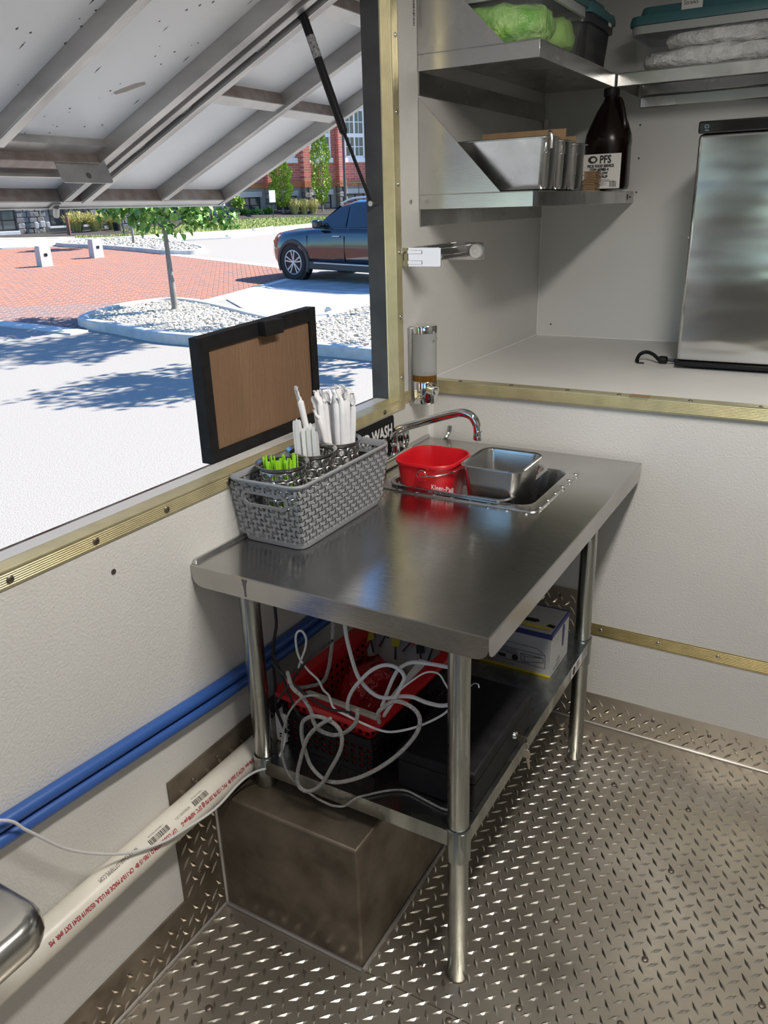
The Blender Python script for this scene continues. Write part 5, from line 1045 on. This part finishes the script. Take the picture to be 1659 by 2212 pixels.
def column_tree(t, y, w0, h, r, label, seed):
    rnd = random.Random(seed); th = thing('columnar_tree', (t, y, w0), label, 'tree', mw=FM); b = B(); b.tube([(t, y, w0 - .1), (t, y, w0 + .4), (t, y, w0 + h * .8)], lambda k: .07 - .05 * k, 8); obj('trunk', b, 'bark', th, mw=FM)
    b = B()
    for k in range(2300):
        z = rnd.random(); a = rnd.uniform(0, 2 * pi); pr = r * (1.0 if .2 < z < .75 else (z / .2) ** .5 if z <= .2 else max(.05, (1 - z) / .25) ** .6) * (1 + .16 * sin(z * 19 + seed)); q = pr * math.sqrt(rnd.uniform(.25, 1)); p = V((t + q * cos(a), y + q * sin(a), w0 + .28 + (h - .28) * z))
        leaf_geo(b, p, (cos(a) * .6, sin(a) * .6, rnd.uniform(.2, 1.2)), (rnd.uniform(-1, 1), rnd.uniform(-1, 1), .6), rnd.uniform(.10, .17), .085)
    obj('foliage', b, 'hornbeam', th, mw=FM, kind='stuff', smooth=0)
column_tree(14.0, -1.3, .48, 2.95, .56, 'shorter columnar green tree before the red brick building', 1)
column_tree(16.6, -1.3, .58, 4.35, .50, 'taller columnar green tree beside the lamp post', 2)
def grass_clump(t, y, w0, r, h, label, seed, n=460):
    rnd = random.Random(seed); th = thing('ornamental_grass', (t, y, w0), label, 'grass clump', 'ornamental grass clumps', mw=FM); b = B()
    for k in range(n):
        a = rnd.uniform(0, 2 * pi); q = r * .35 * math.sqrt(rnd.random()); x0_, y0_ = t + q * cos(a), y + q * sin(a); sp = r * rnd.uniform(.1, .9); hh = h * rnd.uniform(.6, 1.08) * (1 - .25 * sp / r); s = V((-sin(a), cos(a), 0)) * .008; P = [V((x0_, y0_, w0)), V((x0_ + sp * .35 * cos(a), y0_ + sp * .35 * sin(a), w0 + hh * .62)), V((x0_ + sp * .75 * cos(a), y0_ + sp * .75 * sin(a), w0 + hh)), V((x0_ + sp * 1.1 * cos(a), y0_ + sp * 1.1 * sin(a), w0 + hh * .86))]
        b.add([P[0] - s, P[0] + s, P[1] + s, P[1] - s, P[2] + s, P[2] - s, P[3]], [(0, 1, 2, 3), (3, 2, 4, 5), (5, 4, 6)])
    obj('blades', b, 'oat', th, mw=FM, kind='stuff', smooth=0)
for t, y, r, s in ((2.3, -1.5, .75, 1), (3.2, -1.7, .8, 2), (4.15, -1.6, .75, 3)): grass_clump(t, y, .04, r, 1.0, ('leftmost golden grass clump beside the brown post', 'middle golden grass clump before the black windows', 'rightmost golden grass clump of the left bed')[s - 1], s)
for k, t in enumerate((14.55, 15.15, 15.75)): grass_clump(t, -1.7, .36, .5, .88, ('left golden grass clump by the shorter columnar tree', 'middle golden grass clump between the columnar trees', 'right golden grass clump by the taller columnar tree')[k], 10 + k, 420)
def bush(nm, t, y, w0, r, h, label, seed, mat, n=260, stem=0.0):
    rnd = random.Random(seed); th = thing(nm, (t, y, w0), label, 'shrub' if not stem else 'tree', mw=FM); b = B()
    for k in range(n): q = rv(rnd); leaf_geo(b, (t + q.x * r, y + q.y * r, w0 + stem + h * (.5 + .5 * q.z)), rv(rnd) + V((0, 0, .3)), (rnd.uniform(-.5, .5), rnd.uniform(-.5, .5), 1), rnd.uniform(.12, .2), .12)
    obj('foliage', b, mat, th, mw=FM, kind='stuff', smooth=0)
    if stem: b = B(); b.cyl((t, y, w0 - .05), (t, y, w0 + stem + h * .5), .03, n=8); obj('trunk', b, 'bark', th, mw=FM)
bush('sapling', 11.15, -1.5, .33, .38, .62, 'little pale sapling at the left end of the right planting bed', 1, 'hornbeam', 300, .45)
for k, t in enumerate((11.0, 11.75, 12.45, 13.1)): bush('leafy_plant', t, -1.2, .36, .3, .34 + .08 * (k % 2), ('low leafy plant under the sapling', 'low leafy plant right of the sapling', 'low leafy plant behind the white sign post', 'low leafy plant at the foot of the shorter columnar tree')[k], 20 + k, 'leaf', 150)
# ---------------------------------------------------------------- brick building
bd = thing('brick_building', (10, 0, 0), 'red brick building on grey stone base across the parking lot', 'building', mw=FM)
b = B(); b.box((-14, .0, 1.84), (34, .5, 12)); obj('brick_wall', b, 'redbrick', bd, mw=FM)
b = B(); b.box((-14, .05, -.3), (34, .5, 1.84)); obj('base_wall', b, 'stoneback', bd, mw=FM)
b = B(); b.box((-14, -.12, 1.84), (34, .1, 2.14)); obj('terracotta_band', b, 'terra', bd, mw=FM)
for k in range(-4, 4):
    t0 = 18.34 + k * 2.38
    b = B(); b.box((t0, -.42, 2.14), (t0 + .42, .02, 12)); obj('pier', b, 'redbrick', bd, mw=FM); b = B(); b.box((t0 - .04, -.50, 1.80), (t0 + .46, .0, 2.16)); obj('pier_cap', b, 'terra', bd, mw=FM)
    rnd = random.Random(k)
    for j in range(6):
        z0_ = .1 + j * .285
        for i in range(2):
            w_ = .24 if (i + j) % 2 else .28; x0_ = t0 - .05 + (0 if i == 0 else (.29 if j % 2 else .25)); b = B(); b.box((x0_, -.47 + rnd.uniform(-.02, .02), z0_), (x0_ + w_ - .02, 0, z0_ + .265)); obj('stone', b, 'stone', bd, mw=FM, bev=.02, seg=1)
    tw = t0 + .62; w1 = 1.40
    b = B(); b.box((tw - .12, -.16, 3.15), (tw + w1 + .12, .05, 3.42)); obj('window_sill', b, 'sill', bd, mw=FM)
    b = B(); zz = 3.42
    def bar(x0_, x1_, za, zb, d=.05): b.box((x0_, -.06 - d, za), (x1_, .02, zb))
    bar(tw, tw + .10, 3.42, 6.7); bar(tw + w1 - .10, tw + w1, 3.42, 6.7); bar(tw, tw + w1, 3.42, 3.52); bar(tw, tw + w1, 4.54, 4.76, .06); bar(tw, tw + w1, 5.98, 6.4); bar(tw + w1 / 2 - .05, tw + w1 / 2 + .05, 3.42, 6.0)
    for z_ in (4.03, 5.38): bar(tw, tw + w1, z_ - .022, z_ + .022, .03)
    for q in (.28, .72): bar(tw + w1 * q - .018, tw + w1 * q + .018, 3.42, 6.0, .03)
    wd = obj('window', b, 'sill', bd, mw=FM)
    for zc0, zc1 in ((3.52, 4.54), (4.76, 5.98)):
        for q0, q1 in ((.06, .5), (.5, .94)):
            b = B(); b.box((tw + w1 * q0, -.075, zc0), (tw + w1 * q1, -.06, zc1)); obj('pane', b, 'glass', wd, mw=FM)
    if k >= -3:
        b = B(); b.box((tw - .05, -.14, 1.36), (tw + w1 + .05, .05, 1.66)); obj('stone_lintel', b, 'granite', bd, mw=FM)
        b = B()
        for x_ in (tw + .05, tw + w1 / 2 - .03, tw + w1 - .11): b.box((x_, -.02, .45), (x_ + .06, .06, 1.36))
        for z_ in (.45, .88, 1.30): b.box((tw + .05, -.02, z_), (tw + w1 - .05, .06, z_ + .06))
        wb_ = obj('window', b, 'winblack', bd, mw=FM); b = B(); b.box((tw + .05, .03, .45), (tw + w1 - .05, .045, 1.36)); obj('pane', b, 'glass', wb_, mw=FM)
# left wing: stone blocks around black windows
wins = [(-1.6, -.30, .16, 1.16), (1.34, 1.98, .30, 1.25), (2.05, 2.68, .30, 1.25), (2.76, 3.36, .30, 1.25), (5.6, 6.3, .3, 1.25), (6.4, 7.0, .3, 1.25)]
rnd = random.Random(4); nst = 0
for j in range(7):
    t = -1.7 - .2 * (j % 2); z0_ = .0 + j * .262
    while t < 6.0:
        w_ = rnd.uniform(.32, .6); t1 = t + w_
        if not any(t < b_ + .04 and t1 > a_ - .04 and z0_ < d_ + .02 and z0_ + .25 > c_ - .12 for a_, b_, c_, d_ in wins):
            pr = .16 if -.28 < t < 1.25 else .06
            b = B(); b.box((t, -pr + rnd.uniform(-.02, .02), z0_), (t1 - .025, .06, z0_ + .24)); obj('stone', b, 'stone', bd, mw=FM, bev=.02, seg=1); nst += 1
            t = t1
        else: t += .12
for a_, b_, c_, d_ in wins:
    b = B(); 
    for x_ in (a_, (a_ + b_) / 2 - .025, b_ - .06): b.box((x_, -.06, c_), (x_ + .06, .06, d_))
    for z_ in (c_, (c_ + d_) / 2 - .02, d_ - .06): b.box((a_, -.06, z_), (b_, .06, z_ + .05))
    wd = obj('window', b, 'winblack', bd, mw=FM); b = B(); b.box((a_, -.01, c_), (b_, .0, d_)); obj('pane', b, 'glass', wd, mw=FM)
    b = B(); b.box((a_ - .06, -.12, c_ - .10), (b_ + .06, .06, c_)); obj('window_ledge', b, 'sill', bd, mw=FM)
b = B(); b.box((-2.2, -.62, -.1), (-.26, -.02, .16)); obj('stone_step', b, 'walk', bd, mw=FM)
um = thing('utility_meters', (.8, -.35, 0), 'grey utility meters and pipes on the lit stone pier', 'meter', mw=FM)
for x_, z_, w_, h_ in ((.52, .22, .16, .32), (.80, .28, .22, .30), (1.10, .25, .14, .28)):
    b = B(); b.box((x_, -.42, z_), (x_ + w_, -.24, z_ + h_)); obj('meter_box', b, pm('meter grey', (.42, .42, .41), .5), um, mw=FM, bev=.02)
b = B(); b.cyl((.90, -.27, .55), (.90, -.27, 1.7), .022, n=8); b.cyl((.60, -.30, -.05), (.60, -.30, .25), .022, n=8); b.cyl((.84, -.30, -.05), (.84, -.30, .3), .02, n=8); b.cyl((1.16, -.30, -.05), (1.16, -.30, .26), .022, n=8); b.tube([(1.3, -.16, 1.16), (1.05, -.16, 1.16), (1.02, -.16, 1.5)], .022, 8); obj('pipe', b, 'galv', um, mw=FM)
rl = thing('metal_railing', (19.5, -.8, .8), 'thin dark metal railing beside the building at the right', 'railing', mw=FM)
b = B(); b.cyl((17.9, -.8, 1.98), (22, -.8, 1.98), .022, n=8); obj('top_rail', b, 'winblack', rl, mw=FM); b = B(); b.cyl((17.9, -.8, 1.4), (22, -.8, 1.4), .018, n=8); obj('lower_rail', b, 'winblack', rl, mw=FM)
for x_ in (17.95, 19.45, 20.95): b = B(); b.cyl((x_, -.8, .3), (x_, -.8, 2.0), .022, n=8); obj('rail_post', b, 'winblack', rl, mw=FM)
# street furniture
sg = thing('sign_post', (12.56, -3, .12), 'blank white sign on a dark green post by the columnar trees', 'sign', mw=FM)
b = B(); b.cyl((12.57, -3, .05), (12.57, -3, 1.12), .022, n=8); obj('post', b, 'green_post', sg, mw=FM); b = B(); b.box((12.38, -3.05, 1.11), (12.75, -3.02, 1.73)); obj('sign_panel', b, 'signw', sg, mw=FM, bev=.01)
lm_ = thing('lamp_post', (17.51, -2.5, .45), 'tall grey lamp post standing before the brick building', 'lamp post', mw=FM)
b = B(); b.cyl((17.51, -2.5, .3), (17.51, -2.5, 5.6), .085, .07, 14); obj('post', b, 'dkgrey', lm_, mw=FM); b = B(); b.lathe([(.14, .3), (.14, .6), (.09, .68)], (17.51, -2.5, 0), 14); obj('post_base', b, 'dkgrey', lm_, mw=FM); b = B(); b.box((17.4, -3.2, 5.6), (17.62, -2.4, 5.7)); obj('lamp_head', b, 'dkgrey', lm_, mw=FM)
def post(nm, u, v, h, r, mat, label):
    b = B(); b.box((u - r, v - r, 0), (u + r, v + r, h)); tag(obj(nm, b, mat, mw=GM, bev=r * .3), label, 'post')
post('brown_post', -7.75, 42.4, .86, .075, pm('brown wood post', (.16, .07, .045), .7), 'square brown post in front of the golden grass')
post('thin_post', -4.98, 40.4, 1.1, .03, 'green_post', 'thin dark post left of the near tree by the sidewalk')
post('thin_post', -.10, 41.5, .95, .03, 'green_post', 'thin dark post just right of the near tree crown')
post('thin_post', -1.75, 41.9, .7, .03, 'green_post', 'short thin dark post seen below the near tree crown')
b = B(); b.lathe([(.0, 0), (.16, 0), (.19, .38), (.15, .42), (.0, .44)], (-5.75, 44.2, .05), 12); tag(obj('black_bucket', b, 'black', mw=GM), 'small black bucket right of the golden grass', 'bucket')
for (u, v, rot), lb_ in (((-5.52, 25.72, R(36)), 'left square granite bollard on the brick plaza'), ((-4.42, 28.2, R(36)), 'right square granite bollard on the brick plaza')):
    t = thing('granite_bollard', (u, v, .02), lb_, 'bollard', 'granite bollards on the plaza', mw=GM); m = GM @ M.Translation((u, v, .01)) @ M.Rotation(rot, 4, 'Z')
    b = B(); b.loft([[(x * s, y * s, z) for x, y in ((-.17, -.17), (.17, -.17), (.17, .17), (-.17, .17))] for s, z in ((1.0, 0), (.97, .49), (.86, .58))]); obj('bollard_stone', b, 'granite', t, mw=m)
    b = B(); b.box((-.045, -.178, .30), (.045, -.168, .38)); obj('light_recess', b, 'black', t, mw=m)
def stop(u, v, ang, L_, label):
    m = GM @ M.Translation((u, v, .02)) @ M.Rotation(ang, 4, 'Z'); b = B(); b.loft([[(x, y, z) for y, z in ((-.085, 0), (-.08, .07), (-.035, .125), (.035, .125), (.08, .07), (.085, 0))] for x in (0, L_)]); tag(obj('parking_block', b, 'walk', mw=m, bev=.01), label, 'parking block', 'concrete parking blocks')
stop(1.50, 14.02, math.atan2(1.38, 1.16), 1.9, 'near concrete parking block beside the pebble island'); stop(-.28, 36.3, 1.0, 1.8, 'far concrete parking block left of the car'); stop(.95, 40.3, 1.0, 1.8, 'farthest concrete parking block by the sidewalk')
# ---------------------------------------------------------------- black car
hd = V((-.656, .755, 0)); lf = V((-.755, -.656, 0)); fo = V((1.35, 19.52, .02)) - lf * .965
CM = GM @ M(((hd.x, lf.x, 0, fo.x), (hd.y, lf.y, 0, fo.y), (0, 0, 1, fo.z), (0, 0, 0, 1)))
car = thing('black_car', (-1.4, 0, 0), 'black sport utility vehicle parked on the grey slab', 'car', mw=CM)
def sec(x, zb, zs, zt, wb_, ws, wt_, crown=.03):
    half = [(wb_ * .9, zb), (wb_, zb + .06), (ws * .985, zb + (zs - zb) * .35), (ws, zb + (zs - zb) * .62), (ws * .985, zs), (wt_ + (ws - wt_) * .45, zs + (zt - zs) * .72), (wt_, zt), (wt_ * .5, zt + crown)]
    return [(x, -y, z) for y, z in half] + [(x, y, z) for y, z in half[::-1]]
b = B(); b.loft([sec(.93, .42, .70, .78, .50, .62, .50), sec(.86, .30, .78, .92, .66, .80, .66), sec(.66, .26, .86, 1.02, .84, .93, .74), sec(.35, .25, .93, 1.07, .92, .985, .80), sec(-.2, .25, .98, 1.10, .95, 1.0, .86), sec(-.62, .25, 1.02, 1.13, .95, 1.0, .90), sec(-1.3, .25, 1.04, 1.13, .95, .995, .92, .0), sec(-2.4, .25, 1.06, 1.15, .95, .995, .92, .0), sec(-3.3, .26, 1.08, 1.17, .95, 1.0, .92, .0), sec(-3.85, .34, 1.08, 1.17, .9, .97, .88, .0), sec(-4.05, .45, 1.05, 1.14, .82, .90, .8, .0)]); obj('body', b, 'carpaint', car, mw=CM, smooth=50)
def gsec(x, z0_, z1_, w0_, w1_): return [(x, -w0_, z0_), (x, -w1_, z1_ - .05), (x, -w1_ + .10, z1_), (x, w1_ - .10, z1_), (x, w1_, z1_ - .05), (x, w0_, z0_)]
b = B(); b.loft([gsec(-.50, 1.08, 1.14, .90, .86), gsec(-.95, 1.08, 1.44, .925, .76), gsec(-1.30, 1.08, 1.64, .93, .71), gsec(-1.75, 1.08, 1.735, .93, .70), gsec(-2.6, 1.08, 1.76, .93, .70), gsec(-3.5, 1.08, 1.72, .93, .69), gsec(-3.95, 1.08, 1.60, .90, .66), gsec(-4.02, 1.1, 1.2, .88, .8)]); obj('cabin', b, 'carpaint', car, mw=CM, smooth=30)
def side(z, x):   # outer surface half width of the cabin at height z
    w0_, w1_, zt = .93, .70, 1.70; return w0_ + (w1_ - w0_) * (z - 1.08) / (zt - .05 - 1.08) + .012
for sg_ in (1, -1):
    for nm, poly in (('side_window', [(-.86, 1.17), (-1.58, 1.18), (-1.58, 1.60), (-1.32, 1.55), (-1.10, 1.42)]), ('side_window', [(-1.66, 1.18), (-2.62, 1.20), (-2.72, 1.58), (-1.70, 1.61)]), ('side_window', [(-2.74, 1.21), (-3.70, 1.25), (-3.45, 1.52), (-2.82, 1.58)])):
        b = B(); b.loft([[(x, sg_ * (side(z, x) - .012), z) for x, z in poly], [(x, sg_ * (side(z, x) + .003), z) for x, z in poly]]); obj(nm, b, 'carglass', car, mw=CM, smooth=0)
    b = B(); b.tube([(-1.35, sg_ * .66, 1.69), (-1.7, sg_ * .665, 1.775), (-2.6, sg_ * .665, 1.80), (-3.5, sg_ * .66, 1.765), (-3.75, sg_ * .65, 1.70)], .022, 8); obj('roof_rail', b, 'rim', car, mw=CM)
    b = B(); b.tube([(-.86, sg_ * .955, 1.16), (-2.6, sg_ * .955, 1.185), (-3.7, sg_ * .95, 1.235)], .010, 6); obj('window_trim', b, 'carpaint', car, mw=CM)
    b = B(); b.box((-.95, sg_ * .93, 1.16), (-.78, sg_ * 1.16, 1.34)); mr = obj('door_mirror', b, 'carpaint', car, mw=CM, bev=.05, seg=3); b = B(); b.box((-.957, sg_ * .98, 1.19), (-.951, sg_ * 1.14, 1.31)); obj('mirror_glass', b, 'carglass', mr, mw=CM)
    for x_ in (-1.38, -2.50): b = B(); b.box((x_ - .10, sg_ * .985, .985), (x_ + .10, sg_ * 1.022, 1.012)); obj('door_handle', b, 'rim', car, mw=CM, bev=.008)
    b = B(); b.box((-2.62, sg_ * .965, .26), (-.47, sg_ * 1.003, .44)); cl = obj('sill_cladding', b, 'cladding', car, mw=CM, bev=.02); b = B(); b.box((-2.35, sg_ * .99, .395), (-.65, sg_ * 1.01, .42)); obj('sill_strip', b, 'rim', cl, mw=CM, bev=.004)
    for x_ in (-.47, -1.60, -2.55): b = B(); b.box((x_ - .0035, sg_ * .96, .46), (x_ + .0035, sg_ * .9985, 1.0)); obj('door_gap', b, 'black', car, mw=CM)
    for wx in (0, -3.025):
        b = B(); b.cyl((wx, sg_ * .80, .39), (wx, sg_ * .997, .39), .455, n=32); ac = obj('wheel_well', b, 'black', car, mw=CM)
        b = B(); rg = []
        for k in range(25):
            a = -.42 + (pi + .84) * k / 24; rg.append([(wx + cos(a) * r_, sg_ * y_, .39 + sin(a) * r_) for r_, y_ in ((.435, .97), (.435, 1.015), (.50, 1.015), (.515, .985))])
        b.loft(rg); obj('arch_cladding', b, 'cladding', car, mw=CM, smooth=30)
        b = B(); b.loft([[(wx + r_ * cos(2 * pi * i / 36), sg_ * y_, .392 + r_ * sin(2 * pi * i / 36)) for i in range(36)] for r_, y_ in ((.27, .78), (.375, .77), (.392, .80), (.392, .985), (.375, 1.012), (.30, 1.018), (.272, 1.005))], False, False); ty = obj('tyre', b, 'tire', car, mw=CM, smooth=40)
        b = B(); b.cyl((wx, sg_ * .90, .392), (wx, sg_ * .93, .392), .272, n=30); obj('brake_disc', b, 'black', ty, mw=CM)
        b = B(); b.loft([[(wx + r_ * cos(2 * pi * i / 36), sg_ * y_, .392 + r_ * sin(2 * pi * i / 36)) for i in range(36)] for r_, y_ in ((.275, .93), (.275, 1.012), (.255, 1.016), (.252, .93))], False, False); b.cyl((wx, sg_ * .93, .392), (wx, sg_ * 1.005, .392), .055, .045, 16)
        for k in range(10):
            a = (k // 2) * 2 * pi / 5 + (.20 if k % 2 else -.20) + .3; d = V((cos(a), 0, sin(a))); p = V((-sin(a), 0, cos(a))); c = V((wx, 0, .392)); yo = V((0, sg_, 0))
            b.hexa([c + d * .04 - p * .016 + yo * .965, c + d * .04 + p * .016 + yo * .965, c + d * .262 + p * .020 + yo * .965, c + d * .262 - p * .020 + yo * .965, c + d * .04 - p * .013 + yo * 1.0, c + d * .04 + p * .013 + yo * 1.0, c + d * .262 + p * .016 + yo * 1.012, c + d * .262 - p * .016 + yo * 1.012])
        obj('wheel_rim', b, 'rim', ty, mw=CM)
    b = B(); b.hexa([(.50, sg_ * .84, .86), (.84, sg_ * .70, .84), (.80, sg_ * .76, .84), (.50, sg_ * .93, .86), (.50, sg_ * .80, .98), (.83, sg_ * .66, .93), (.79, sg_ * .76, .93), (.46, sg_ * .955, .985)]); hl = obj('headlamp', b, 'lamp_r', car, mw=CM, bev=.01); b = B(); b.box((.60, sg_ * .87, .80), (.72, sg_ * .91, .86)); obj('indicator', b, 'amber', hl, mw=CM, bev=.01)
b = B(); b.hexa([(-.56, -.74, 1.15), (-.56, .74, 1.15), (-.52, .78, 1.14), (-.52, -.78, 1.14), (-1.27, -.62, 1.60), (-1.27, .62, 1.60), (-1.24, .66, 1.62), (-1.24, -.66, 1.62)]); obj('windscreen', b, 'carglass', car, mw=CM)
